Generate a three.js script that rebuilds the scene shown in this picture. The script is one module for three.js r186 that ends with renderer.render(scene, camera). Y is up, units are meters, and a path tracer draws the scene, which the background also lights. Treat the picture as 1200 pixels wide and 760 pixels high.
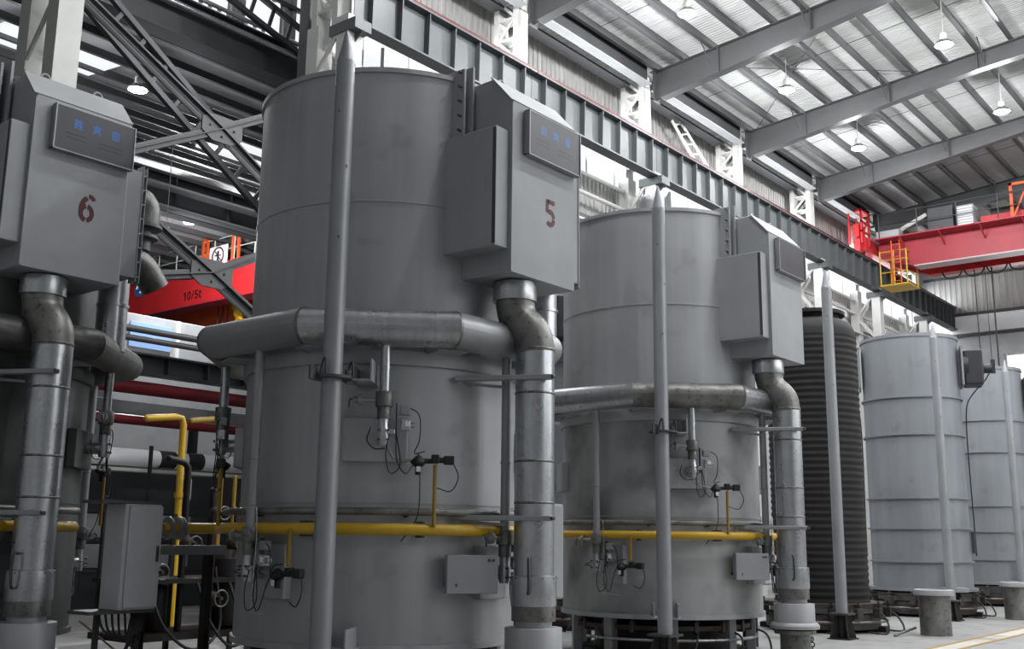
import * as THREE from 'three';
import { mergeGeometries } from 'three/addons/utils/BufferGeometryUtils.js';
import { RoundedBoxGeometry } from 'three/addons/geometries/RoundedBoxGeometry.js';
import { RectAreaLightUniformsLib } from 'three/addons/lights/RectAreaLightUniformsLib.js';

// ------------------------------------------------------------------ camera, light, exposure
// plan coordinates: U runs along the furnace row (away to the right), V across the hall (away from the camera), H up.
// three.js position = (U, H, -V)
const EXPOSURE = 1.14;
const K_WIN_BACK = 6.0, K_WIN_FRONT = 2.3, K_LAMP = 85, K_WIN_END = 3.0, K_SKY_ADJ = 0.7;
const scene = new THREE.Scene();
const P = (U, H, V) => new THREE.Vector3(U, H, -V);
const camera = new THREE.PerspectiveCamera(33.82, 1200 / 760, 0.05, 300);
{
  const right = new THREE.Vector3(0.62398814, 0.01081108, 0.78135902);
  const up = new THREE.Vector3(-0.16089106, 0.98025847, 0.11492344);
  const back = new THREE.Vector3(-0.76469135, -0.19742454, 0.61340907);
  camera.position.set(0, 1.6, 0);
  camera.quaternion.setFromRotationMatrix(new THREE.Matrix4().makeBasis(right, up, back));
}
scene.background = new THREE.Color(0.72, 0.78, 0.86);      // overcast sky outside the closed hall
const renderer = new THREE.WebGLRenderer({ antialias: true });
renderer.toneMapping = THREE.LinearToneMapping;
renderer.toneMappingExposure = EXPOSURE;
renderer.shadowMap.enabled = true;
RectAreaLightUniformsLib.init();
const DAY = new THREE.Color().setRGB(0.93, 0.97, 1.0), LAMPC = new THREE.Color().setRGB(0.97, 0.985, 1.0);
function areaLight(name, w, h, [U, H, V], [tU, tH, tV], k, col = DAY) {
  const l = new THREE.RectAreaLight(col, k, w, h);
  l.name = name; l.position.copy(P(U, H, V)); l.lookAt(P(tU, tH, tV)); scene.add(l);
}
areaLight('daylight_back_windows', 39, 2.0, [33.3, 12.85, 16.2], [33.3, 12.85, 0], K_WIN_BACK);
areaLight('daylight_front_windows', 41, 5.0, [29.5, 9.5, -15.2], [29.5, 9.5, 10], K_WIN_FRONT);
areaLight('daylight_end_windows', 4.6, 4.6, [52.7, 7.6, 10.4], [0, 7.6, 10.4], K_WIN_END);
areaLight('daylight_clerestory', 34, 2.0, [25, 14.2, 19.0], [25, 14.2, 0], K_SKY_ADJ);

// ------------------------------------------------------------------ helpers
let seed = 7;
const rnd = () => (seed = (seed * 16807) % 2147483647) / 2147483647;
const taken = {};
function numbered(n) { const k = taken[n] = (taken[n] ?? -1) + 1; return k ? `${n}_${String(k).padStart(3, '0')}` : n; }
function thing(name, label, category, [U, H, V] = [0, 0, 0], turn = 0, group) {
  const o = new THREE.Group(); o.name = numbered(name); scene.add(o);
  o.position.set(U, H, -V); o.rotation.y = turn; o.userData = { label, category };
  if (group) o.userData.group = group;
  return o;
}
function part(parent, name, geos, m, label) {
  const list = [].concat(geos).map(g => g.index ? g.toNonIndexed() : g);
  for (const g of list) for (const k of Object.keys(g.attributes)) if (!['position', 'normal', 'uv'].includes(k)) g.deleteAttribute(k);
  const g = list.length > 1 ? mergeGeometries(list) : list[0];
  const o = new THREE.Mesh(g, m); o.name = name; if (label) o.userData.label = label;
  parent.add(o); return o;
}
function parts(parent, name, list, m) { for (const g of list) part(parent, name, g, m); }
function single(name, geos, m, label, category, group) {
  const o = part(scene, numbered(name), geos, m, label); o.userData.category = category; if (group) o.userData.group = group; return o;
}
function struct(name, geos, m) { const o = part(scene, name, geos, m); o.userData.kind = 'structure'; return o; }
function structGroup(name) { const o = new THREE.Group(); o.name = name; o.userData.kind = 'structure'; scene.add(o); return o; }
function dup(src, [U, H, V], label, turn) {
  const r = src.clone(); r.name = numbered(src.name.replace(/_\d\d\d$/, '')); r.userData = { ...src.userData, label };
  r.position.set(U, H, -V); if (turn !== undefined) r.rotation.y = turn; scene.add(r); return r;
}
// uv in metres from the dominant face direction
function muv(g) {
  g = g.index ? g.toNonIndexed() : g;
  const p = g.attributes.position, n = g.attributes.normal, uv = new Float32Array(p.count * 2);
  for (let i = 0; i < p.count; i++) {
    const ax = Math.abs(n.getX(i)), ay = Math.abs(n.getY(i)), az = Math.abs(n.getZ(i));
    if (ay >= ax && ay >= az) { uv[2 * i] = p.getX(i); uv[2 * i + 1] = p.getZ(i); }
    else if (ax >= az) { uv[2 * i] = p.getZ(i); uv[2 * i + 1] = p.getY(i); }
    else { uv[2 * i] = p.getX(i); uv[2 * i + 1] = p.getY(i); }
  }
  g.setAttribute('uv', new THREE.BufferAttribute(uv, 2)); return g;
}
function bx(w, h, d, x = 0, y = 0, z = 0, o = {}) {       // centre at x,y,z
  const r = o.r ?? Math.min(0.012, w * 0.2, h * 0.2, d * 0.2);
  const g = muv(r > 0.0015 ? new RoundedBoxGeometry(w, h, d, 1, r) : new THREE.BoxGeometry(w, h, d));
  if (o.rx) g.rotateX(o.rx); if (o.rz) g.rotateZ(o.rz); if (o.ry) g.rotateY(o.ry);
  return g.translate(x, y, z);
}
const bb = (x0, x1, y0, y1, z0, z1, r = 0) => bx(x1 - x0, y1 - y0, z1 - z0, (x0 + x1) / 2, (y0 + y1) / 2, (z0 + z1) / 2, { r });
function cyl(r, h, x = 0, y = 0, z = 0, seg = 20, r2 = r) {  // base at y
  const g = new THREE.CylinderGeometry(r2, r, h, seg, 1);
  const uv = g.attributes.uv; for (let i = 0; i < uv.count; i++) uv.setXY(i, uv.getX(i) * 6.283 * r, uv.getY(i) * h);
  return g.translate(x, y + h / 2, z);
}
function cylZ(r, len, x, y, z, seg = 16) { const g = cyl(r, len, 0, -len / 2, 0, seg); return g.rotateX(Math.PI / 2).translate(x, y, z); }
function cylX(r, len, x, y, z, seg = 16) { const g = cyl(r, len, 0, -len / 2, 0, seg); return g.rotateZ(Math.PI / 2).translate(x, y, z); }
const V3 = (x, y, z) => new THREE.Vector3(x, y, z);
function rod(a, b, r, seg = 10) {
  a = a.isVector3 ? a : V3(...a); b = b.isVector3 ? b : V3(...b);
  const d = b.clone().sub(a), L = d.length(), g = cyl(r, L, 0, -L / 2, 0, seg);
  g.applyQuaternion(new THREE.Quaternion().setFromUnitVectors(V3(0, 1, 0), d.normalize()));
  return g.translate((a.x + b.x) / 2, (a.y + b.y) / 2, (a.z + b.z) / 2);
}
function beam(a, b, w, d, upv = V3(0, 1, 0)) {              // rectangular bar from a to b; w across, d along upv
  a = a.isVector3 ? a : V3(...a); b = b.isVector3 ? b : V3(...b);
  const z = b.clone().sub(a), L = z.length(); z.normalize();
  const x = upv.clone().cross(z).normalize(), y = z.clone().cross(x);
  const g = bx(w, d, L); g.applyMatrix4(new THREE.Matrix4().makeBasis(x, y, z));
  return g.translate((a.x + b.x) / 2, (a.y + b.y) / 2, (a.z + b.z) / 2);
}
function lathe(profile, seg = 48) {                        // [[r, y], ...] bottom to top; uv in metres, creased by doubled points
  const pts = profile.map(([r, y]) => new THREE.Vector2(Math.max(r, 0.0005), y));
  const g = new THREE.LatheGeometry(pts, seg), uv = g.attributes.uv, n = pts.length;
  let L = [0]; for (let i = 1; i < n; i++) L.push(L[i - 1] + pts[i].distanceTo(pts[i - 1]));
  const R = Math.max(...pts.map(p => p.x));
  for (let i = 0; i <= seg; i++) for (let j = 0; j < n; j++) uv.setXY(i * n + j, i / seg * 6.2832 * R, profile[0][1] + L[j]);
  return flatCrease(g);
}
function flatCrease(g) { // sharpen edges between differently facing faces along lathe profiles
  const q = g.toNonIndexed(), p = q.attributes.position, nn = q.attributes.normal;
  const a = V3(), b = V3(), c = V3(), f = V3(), n = V3();
  for (let i = 0; i < p.count; i += 3) {
    a.fromBufferAttribute(p, i); b.fromBufferAttribute(p, i + 1); c.fromBufferAttribute(p, i + 2);
    f.copy(b).sub(a).cross(c.sub(a)); if (f.lengthSq() < 1e-16) continue; f.normalize();
    for (let k = 0; k < 3; k++) { n.fromBufferAttribute(nn, i + k); if (n.dot(f) < 0.93) { nn.setXYZ(i + k, f.x, f.y, f.z); } }
  }
  return q;
}
function tube(pts, r, seg = 24, rad = 10, closed = false, tension) {
  const c = tension === 0 ? poly(pts, r) : new THREE.CatmullRomCurve3(pts.map(p => p.isVector3 ? p : V3(...p)), closed, 'centripetal');
  const L = c.getLength(), g = new THREE.TubeGeometry(c, seg, r, rad, closed), uv = g.attributes.uv;
  for (let i = 0; i < uv.count; i++) uv.setXY(i, uv.getX(i) * L, uv.getY(i) * 6.28 * r);
  return g;
}
// straight runs joined by quarter bends
function poly(pts, r, bend = 2.2) {
  const v = pts.map(p => p.isVector3 ? p : V3(...p)), path = new THREE.CurvePath();
  let last = v[0];
  for (let i = 1; i < v.length - 1; i++) {
    const din = v[i].clone().sub(v[i - 1]), dout = v[i + 1].clone().sub(v[i]);
    const q = Math.min(r * bend, din.length() * 0.49, dout.length() * 0.49);
    const s = v[i].clone().addScaledVector(din.normalize(), -q), e = v[i].clone().addScaledVector(dout.normalize(), q);
    path.add(new THREE.LineCurve3(last, s)); path.add(new THREE.QuadraticBezierCurve3(s, v[i], e)); last = e;
  }
  path.add(new THREE.LineCurve3(last, v[v.length - 1]));
  return path;
}
const pipe = (pts, r, seg = 40, rad = 12) => tube(pts, r, seg, rad, false, 0);
function capped(pts, r, seg = 40, rad = 12) {              // pipe with closed ends
  const v = pts.map(p => V3(...p));
  return [pipe(pts, r, seg, rad), new THREE.SphereGeometry(r, rad, 6).translate(v[0].x, v[0].y, v[0].z), new THREE.SphereGeometry(r, rad, 6).translate(v.at(-1).x, v.at(-1).y, v.at(-1).z)];
}
// arc of torus in the horizontal plane, angles in degrees, dir(a) = (cos a, sin a) in (x, z)
function arcTube(R, r, y, a0, a1, seg = 48, rad = 16) {
  const c = new THREE.Curve(); c.getPoint = (t, o = V3()) => { const a = (a0 + (a1 - a0) * t) * Math.PI / 180; return o.set(R * Math.cos(a), y, R * Math.sin(a)); };
  const g = new THREE.TubeGeometry(c, seg, r, rad, false), uv = g.attributes.uv, L = R * Math.abs(a1 - a0) * Math.PI / 180;
  for (let i = 0; i < uv.count; i++) uv.setXY(i, uv.getX(i) * L, uv.getY(i) * 6.28 * r);
  return g;
}
const pol = (R, a, y) => V3(R * Math.cos(a * Math.PI / 180), y, R * Math.sin(a * Math.PI / 180));
// place geometry built around the local +z "outward" frame at polar position (R, a, y): local x = tangent, y = up, z = outward
function polar(geos, R, a, y) {
  const t = Math.PI / 2 - a * Math.PI / 180, p = pol(R, a, y);
  return [].concat(geos).map(g => g.rotateY(t).translate(p.x, p.y, p.z));
}
function extr(pts, depth, bevel = 0) {                     // outline in x,y extruded along +z
  const s = new THREE.Shape(pts.map(([x, y]) => new THREE.Vector2(x, y)));
  return muv(new THREE.ExtrudeGeometry(s, { depth, bevelEnabled: bevel > 0, bevelSize: bevel, bevelThickness: bevel, bevelSegments: 1 }));
}
function corrugated(width, height, pitch, depth) {          // sheet in x,y; trapezoid ribs along y, outward +z
  const pos = [], nx = Math.round(width / pitch), w = width / nx, P0 = [[0, 0], [0.28, 0], [0.4, 1], [0.78, 1], [0.9, 0], [1, 0]];
  const L = []; for (let i = 0; i < nx; i++) for (const [t, z] of (i ? P0.slice(1) : P0)) L.push([(i + t) * w, z * depth]);
  for (let i = 0; i < L.length - 1; i++) { const [x0, z0] = L[i], [x1, z1] = L[i + 1]; pos.push(x0, 0, z0, x1, 0, z1, x1, height, z1, x0, 0, z0, x1, height, z1, x0, height, z0); }
  const g = new THREE.BufferGeometry(); g.setAttribute('position', new THREE.Float32BufferAttribute(pos, 3)); g.computeVertexNormals(); return muv(g);
}

// ------------------------------------------------------------------ procedural textures
function hash(x, y, s) { let h = (x * 374761393 + y * 668265263 + s * 982451653) | 0; h = Math.imul(h ^ (h >>> 13), 1274126177); return ((h ^ (h >>> 16)) >>> 0) / 4294967295; }
function vnoise(x, y, per, s, pery = per) {
  const xi = Math.floor(x), yi = Math.floor(y), fx = x - xi, fy = y - yi, u = fx * fx * (3 - 2 * fx), v = fy * fy * (3 - 2 * fy);
  const m = (a, p) => ((a % p) + p) % p;
  const a = hash(m(xi, per), m(yi, pery), s), b = hash(m(xi + 1, per), m(yi, pery), s), c = hash(m(xi, per), m(yi + 1, pery), s), d = hash(m(xi + 1, per), m(yi + 1, pery), s);
  return (a * (1 - u) + b * u) * (1 - v) + (c * (1 - u) + d * u) * v;
}
function fbm(x, y, per, s, oct = 4) { let t = 0, a = 0.5, q = 0; for (let i = 0; i < oct; i++) { t += a * vnoise(x * (1 << i), y * (1 << i), per << i, s + i); q += a; a *= 0.5; } return t / q; }
function tex(N, fn, metres, srgb = true) {
  const d = new Uint8Array(N * N * 4);
  for (let y = 0; y < N; y++) for (let x = 0; x < N; x++) {
    const c = fn(x / N, y / N), i = (y * N + x) * 4;
    if (typeof c === 'number') { d[i] = d[i + 1] = d[i + 2] = Math.max(0, Math.min(255, c * 255)); } else for (let k = 0; k < 3; k++) d[i + k] = Math.max(0, Math.min(255, c[k] * 255));
    d[i + 3] = 255;
  }
  const t = new THREE.DataTexture(d, N, N); t.wrapS = t.wrapT = THREE.RepeatWrapping; t.magFilter = THREE.LinearFilter; t.minFilter = THREE.LinearMipmapLinearFilter; t.generateMipmaps = true;
  t.repeat.set(1 / metres, 1 / metres); if (srgb) t.colorSpace = THREE.SRGBColorSpace; t.needsUpdate = true; return t;
}
// sprayed silver paint: fine grain, patchy overspray, run-down streaks, scuffs
const shellTex = tex(1024, (u, v) => {
  const patch = fbm(u * 5, v * 5, 5, 11, 4), streak = vnoise(u * 70, v * 3, 70, 21, 3), streak2 = vnoise(u * 24, v * 2, 24, 22, 2), grain = hash(u * 1024 | 0, v * 1024 | 0, 3);
  let k = 0.88 + (patch - 0.5) * 0.09 + (streak - 0.5) * 0.035 + (streak2 - 0.5) * 0.05 + (grain - 0.5) * 0.025;
  const scuff = fbm(u * 14, v * 14, 14, 31, 3); if (scuff > 0.7) k -= (scuff - 0.7) * 0.4;
  return [k, k, k * 1.0];
}, 4.2);
const sootTex = tex(512, (u, v) => {                       // sooty, heat-stained silver paint
  const patch = fbm(u * 5, v * 5, 5, 41, 5), run = vnoise(u * 30, v * 3, 30, 44, 3), grain = hash(u * 512 | 0, v * 512 | 0, 5);
  const dirt = Math.max(0, patch - 0.5) * 1.5;
  const k = 0.88 - dirt * (0.36 + 0.25 * run) + (grain - 0.5) * 0.03 + (run - 0.5) * 0.06; return [k, k * 0.995, k * 0.985];
}, 3.1);
const paintTex = tex(512, (u, v) => { const k = 0.91 + (fbm(u * 4, v * 4, 4, 51, 4) - 0.5) * 0.14 + (hash(u * 512 | 0, v * 512 | 0, 6) - 0.5) * 0.03; return k; }, 1.7);
function voronoi(u, v, n, s) { let best = 9, id = 0; const cx = Math.floor(u * n), cy = Math.floor(v * n); for (let j = -1; j <= 1; j++) for (let i = -1; i <= 1; i++) { const gx = cx + i, gy = cy + j, mx = ((gx % n) + n) % n, my = ((gy % n) + n) % n; const px = gx + hash(mx, my, s), py = gy + hash(mx, my, s + 1), d = (px - u * n) ** 2 + (py - v * n) ** 2; if (d < best) { best = d; id = hash(mx, my, s + 2); } } return id; }
const galvTex = tex(512, (u, v) => { const sp = voronoi(u, v, 34, 61), big = fbm(u * 4, v * 4, 4, 65, 4), spots = fbm(u * 22, v * 22, 22, 66, 2); const run = vnoise(u * 40, v * 2, 40, 67, 2); let k = 0.84 + (sp - 0.5) * 0.035 + (big - 0.5) * 0.13 + (run - 0.5) * 0.06; if (spots > 0.8) k -= (spots - 0.8) * 0.4; return [k, k, k]; }, 0.9);
const galvRough = tex(256, (u, v) => { return 0.5 + voronoi(u, v, 30, 71) * 0.05 + (fbm(u * 5, v * 5, 5, 75, 3) - 0.5) * 0.2; }, 0.9, false);
const galvOldTex = tex(512, (u, v) => { const a = fbm(u * 6, v * 3, 6, 81, 5), b = fbm(u * 18, v * 18, 18, 82, 3); let k = 0.74 + (a - 0.5) * 0.26; if (b > 0.62) k -= (b - 0.62) * 0.9; return [k, k * 0.985, k * 0.96]; }, 0.8);
const concreteTex = tex(1024, (u, v) => { const a = fbm(u * 4, v * 4, 4, 91, 5), b = fbm(u * 40, v * 40, 40, 92, 2), s = fbm(u * 9, v * 9, 9, 95, 4); let k = 0.86 + (a - 0.5) * 0.22 + (b - 0.5) * 0.06; if (s > 0.62) k -= (s - 0.62) * 0.8; return [k, k * 0.995, k * 0.985]; }, 4);
const sheetTex = tex(256, (u, v) => 0.9 + (vnoise(u * 20, v * 2, 20, 101, 2) - 0.5) * 0.16 + (fbm(u * 5, v * 5, 5, 102, 3) - 0.5) * 0.12, 2.3);
const rustTex = tex(512, (u, v) => { const a = fbm(u * 6, v * 6, 6, 111, 5), r = Math.max(0, a - 0.48) * 3.2; return [0.62 + r * 0.06 - (a - 0.5) * 0.3, 0.6 - r * 0.12 - (a - 0.5) * 0.3, 0.58 - r * 0.2 - (a - 0.5) * 0.3]; }, 1.2);
const grainBump = tex(256, (u, v) => fbm(u * 60, v * 60, 60, 121, 2), 0.5, false);

const lin = (r, g, b) => new THREE.Color().setRGB(r, g, b);
function mat(color, roughness, metalness, map, o = {}) { return new THREE.MeshStandardMaterial({ color, roughness, metalness, map: map ?? null, side: THREE.DoubleSide, ...o }); }
const M = {
  shell: mat(lin(0.50, 0.51, 0.523), 0.5, 0.25, shellTex, { bumpMap: grainBump, bumpScale: 0.0006 }),
  shellPale: mat(lin(0.30, 0.318, 0.342), 0.5, 0.2, shellTex, { bumpMap: grainBump, bumpScale: 0.0006 }),
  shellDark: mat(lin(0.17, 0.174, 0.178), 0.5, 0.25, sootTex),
  soot: mat(lin(0.49, 0.50, 0.513), 0.52, 0.22, sootTex),
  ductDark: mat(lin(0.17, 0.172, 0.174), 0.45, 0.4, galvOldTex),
  cabinet: mat(lin(0.39, 0.403, 0.418), 0.62, 0.0, paintTex),
  post: mat(lin(0.34, 0.352, 0.366), 0.42, 0.3, paintTex),
  galv: mat(lin(0.70, 0.72, 0.735), 0.58, 0.9, galvTex, { roughnessMap: galvRough }),
  galvOld: mat(lin(0.4, 0.41, 0.41), 0.45, 0.65, galvOldTex),
  ductGrey: mat(lin(0.38, 0.388, 0.395), 0.45, 0.4, paintTex),
  yellow: mat(lin(0.66, 0.40, 0.018), 0.4, 0.0, paintTex),
  yellowDull: mat(lin(0.36, 0.22, 0.02), 0.5, 0.0, paintTex),
  steelWhite: mat(lin(0.60, 0.595, 0.57), 0.5, 0.0, paintTex),
  steel: mat(lin(0.068, 0.069, 0.071), 0.5, 0.1, paintTex),
  steelDark: mat(lin(0.07, 0.073, 0.077), 0.5, 0.2, paintTex),
  beamGrey: mat(lin(0.085, 0.093, 0.096), 0.5, 0.1, paintTex),
  purlin: mat(lin(0.10, 0.10, 0.102), 0.5, 0.3, paintTex),
  deck: mat(lin(0.66, 0.66, 0.655), 0.85, 0.0, sheetTex),
  sheet: mat(lin(0.44, 0.43, 0.42), 0.35, 0.35, sheetTex),
  plain: mat(lin(0.42, 0.43, 0.44), 0.7, 0, paintTex),
  concrete: mat(lin(0.36, 0.36, 0.36), 0.62, 0, concreteTex),
  black: mat(lin(0.02, 0.02, 0.022), 0.5, 0, null),
  rubber: mat(lin(0.012, 0.012, 0.013), 0.6, 0, null),
  dark: mat(lin(0.05, 0.05, 0.052), 0.55, 0.3, rustTex),
  base: mat(lin(0.16, 0.158, 0.155), 0.6, 0.3, rustTex),
  inner: mat(lin(0.014, 0.0135, 0.014), 0.7, 0.1, rustTex),
  red: mat(lin(0.58, 0.022, 0.026), 0.42, 0, paintTex),
  redDeep: mat(lin(0.38, 0.024, 0.04), 0.45, 0, paintTex),
  redPipe: mat(lin(0.22, 0.012, 0.018), 0.4, 0, paintTex),
  orange: mat(lin(0.78, 0.12, 0.03), 0.5, 0, paintTex),
  railRed: mat(lin(0.20, 0.025, 0.028), 0.5, 0.2, rustTex),
  blower: mat(lin(0.035, 0.038, 0.042), 0.45, 0.2, paintTex),
  white: mat(lin(0.75, 0.76, 0.77), 0.5, 0, null),
  chrome: mat(lin(0.6, 0.6, 0.6), 0.25, 0.9, null),
  digit: mat(lin(0.085, 0.010, 0.014), 0.6, 0, null),
  tan: mat(lin(0.42, 0.30, 0.2), 0.85, 0, paintTex),
  glow: new THREE.MeshStandardMaterial({ color: 0x777777, emissive: DAY, emissiveIntensity: 0.8, roughness: 0.4 }),
  glowEnd: new THREE.MeshStandardMaterial({ color: 0x777777, emissive: DAY, emissiveIntensity: 1.8, roughness: 0.4 }),
  glowDim: new THREE.MeshStandardMaterial({ color: 0x777777, emissive: DAY, emissiveIntensity: 0.85, roughness: 0.4, side: THREE.DoubleSide }),
  lampGlow: new THREE.MeshStandardMaterial({ color: 0xffffff, emissive: LAMPC, emissiveIntensity: 9, roughness: 0.4 }),
};

// ------------------------------------------------------------------ the setting
const U0 = -8, U1 = 53, VF = -15.5, VB = 16.4, VX = 19.3, VFAR = 56;
const BAY = 5.88, COLS = [0, 1, 2, 3, 4, 5, 6, 7].map(k => 7.6 + BAY * k);
const deckH = V => 15.3 + 0.1 * (14.86 - Math.abs(V));
struct('floor', bb(U0 - .5, U1 + .5, -0.3, 0, -VFAR - .5, -VF + .5), M.concrete);
{ // painted floor lines by the aisle
  const g = structGroup('trim_1');
  part(g, 'floor_line', bb(8, 50, 0, 0.004, -5.74, -5.66), M.yellowDull);
  part(g, 'floor_line', bb(8, 50, 0, 0.004, -5.36, -5.28), M.yellowDull);
  part(g, 'floor_strip', bb(8, 50, 0, 0.003, -5.66, -5.36), mat(lin(0.6, 0.585, 0.55), 0.6, 0, concreteTex));
}
{ // main roof: corrugated sheets over Z purlins
  const roof = structGroup('ceiling');
  const len = Math.hypot(VX + 0.2, 0.1 * (VX + 0.2)), sh = corrugated(1.0, len, 0.125, 0.022);
  sh.rotateX(-Math.PI / 2 + Math.atan(0.1)).rotateY(Math.PI);   // runs toward the camera and rises
  for (let U = 8; U < U1 - 0.4; U += 1) {
    const m = part(roof, 'roof_sheet', sh, M.deck); m.position.copy(P(U + 1, deckH(VX + 0.2), VX + 0.2)); m.rotation.y = 0;
    m.position.y -= 0; m.position.x = U + 1 - 0.005;
  }
  const slab = (a, b, name, u0 = U0, u1 = U1) => { const g = bx(u1 - u0, 0.12, Math.hypot(b - a, deckH(b) - deckH(a)), 0, 0, 0, { r: 0 }); g.rotateX(Math.atan2(deckH(b) - deckH(a), b - a)); g.translate((u0 + u1) / 2, (deckH(a) + deckH(b)) / 2 + 0.13, -(a + b) / 2); part(roof, name, g, M.deck); };
  slab(0, VX + 0.3, 'roof_slab'); slab(VF - 0.3, 0, 'roof_slab');
  const zsec = (V, u0, u1) => { const h = deckH(V); return [bb(u0, u1, h - 0.30, h - 0.01, -V - 0.012, -V + 0.012), bb(u0, u1, h - 0.30, h - 0.28, -V, -V + 0.12), bb(u0, u1, h - 0.026, h - 0.012, -V - 0.075, -V)]; };
  for (let k = 0; k < 13; k++) part(roof, 'purlin', zsec(14.07 - 0.92 * k, 8, U1), M.purlin);
  part(roof, 'purlin', zsec(14.95, 8, U1), M.purlin);
  // round wind-bracing rods under the deck
  for (const [a, b] of [[[25.2, 14.6], [31.1, 9.3]], [[31.1, 14.6], [25.2, 9.3]]]) part(roof, 'bracing_rod', rod(P(a[0], deckH(a[1]) - .26, a[1]), P(b[0], deckH(b[1]) - .26, b[1]), 0.012, 6), M.steel);
  for (const U of [22.2, 28.1, 34, 39.9]) part(roof, 'bracing_rod', rod(P(U, deckH(14.9) - .12, 14.9), P(U, deckH(3) - .12, 3), 0.01, 6), M.steel);
}
{ // back wall: profiled sheets, window band
  const w = structGroup('wall_back');
  part(w, 'wall_panel', bb(13.6, U1, 0, 10.3, -VB - 0.25, -VB), M.plain);
  const up = corrugated(1.0, deckH(VB) - 14.05, 0.2, 0.04), lo = corrugated(1.0, 1.25, 0.2, 0.04);
  for (let U = 13.6; U < U1 - 0.4; U += 1) {
    part(w, 'wall_sheet', up, M.sheet).position.copy(P(U, 14.05, VB + 0.05));
    part(w, 'wall_sheet', lo, M.sheet).position.copy(P(U, 10.5, VB + 0.05));
  }
  part(w, 'wall_backing', [bb(13.6, U1, 14.03, deckH(VB) + .1, -VB - 0.25, -VB - 0.06), bb(13.6, U1, 10.3, 11.75, -VB - 0.25, -VB - 0.06), bb(13.6, U1, 11.7, 14, -VB - 0.27, -VB - 0.16)], M.plain);
  for (let i = 0; i < 27; i++) { const u = 13.7 + i * 1.455; part(w, 'window_pane', bb(u, u + 1.40, 11.8, 14.02, -VB - 0.12, -VB - 0.09), M.glow); part(w, 'mullion', bb(u + 1.40, u + 1.455, 11.75, 14.03, -VB - 0.12, -VB - 0.08), M.steelWhite); }
  part(w, 'window_sill', bb(13.6, U1, 11.70, 11.8, -VB - 0.16, -VB + 0.02), M.steelWhite);
  part(w, 'girt', bb(13.6, U1, 10.28, 10.5, -VB - 0.1, -VB + 0.12), M.steel);
  part(w, 'wall_end_trim', bb(13.45, 13.6, 0, deckH(VB), -VB - 0.25, -VB + 0.02), M.steel);
}
{ // far end wall with profiled sheets, pale bands and daylight windows
  const w = structGroup('wall_right');
  part(w, 'wall_panel', [bb(U1, U1 + .25, 0, 5.1, -VB, -VF), bb(U1, U1 + .25, 10.4, 16.9, -VB, -VF), bb(U1, U1 + .25, 5.1, 10.4, -VB, -12.85), bb(U1, U1 + .25, 5.1, 10.4, -8.0, -VF), bb(U1 + .2, U1 + .3, 5, 10.5, -13, -7.9), bb(U1, U1 + .25, 0, 17, -VFAR, -VB)], M.plain);
  const c = corrugated(1.0, 3.9, 0.25, 0.05); c.rotateY(-Math.PI / 2);
  for (let V = 16; V > 3; V -= 1) part(w, 'wall_sheet', c, M.sheet).position.copy(P(U1 - 0.01, 12.55, V));
  part(w, 'pale_band', bb(U1 - .06, U1, 11.55, 12.4, -16.3, 6), M.white);
  part(w, 'girt', [bb(U1 - .14, U1, 12.42, 12.54, -16.3, 6), bb(U1 - .12, U1, 11.38, 11.5, -16.3, 6), bb(U1 - .1, U1, 14.3, 14.42, -16.3, 6)], M.steel);
  const pane = (v0, v1, h0, h1) => part(w, 'window_pane', bb(U1 + .05, U1 + .08, h0, h1, -v1, -v0), M.glowEnd);
  pane(8.1, 12.78, 9.15, 10.3);
  for (let i = 0; i < 4; i++) for (let j = 0; j < 5; j++) pane(8.1 + i * 1.17, 8.1 + i * 1.17 + 1.1, 5.2 + j * 0.68, 5.2 + j * 0.68 + 0.62);
  part(w, 'window_frame', [bb(U1 - .03, U1 + .1, 8.58, 9.12, -12.85, -8), ...[0, 1, 2, 3, 4].map(i => bb(U1, U1 + .1, 5.1, 10.4, -8.07 - i * 1.17 - .03, -8.07 - i * 1.17 + .03)), ...[0, 1, 2, 3, 4, 5].map(j => bb(U1, U1 + .1, 5.14 + j * .68, 5.2 + j * .68, -12.85, -8))], M.steelWhite);
}
{ // wall behind the camera with its own window band, and the left end
  const w = structGroup('wall_front');
  part(w, 'wall_panel', [bb(U0, U1, 0, 7, -VF, -VF + .25), bb(U0, U1, 12, 15.6, -VF, -VF + .25), bb(U0, U1, 7, 12, -VF + .2, -VF + .3)], M.plain);
  for (let i = 0; i < 18; i++) part(w, 'window_pane', bb(9 + i * 2.3, 11.2 + i * 2.3, 7.1, 11.9, -VF + .08, -VF + .12), M.glow);
  const l = structGroup('wall_left');
  part(l, 'wall_panel', [bb(U0 - .25, U0, 0, 17, -VFAR, -VF)], M.plain);
  const f = structGroup('wall_far');
  part(f, 'wall_panel', bb(U0, U1, 0, 17, -VFAR - .25, -VFAR), mat(lin(0.2, 0.205, 0.21), 0.7, 0, paintTex));
}
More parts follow.
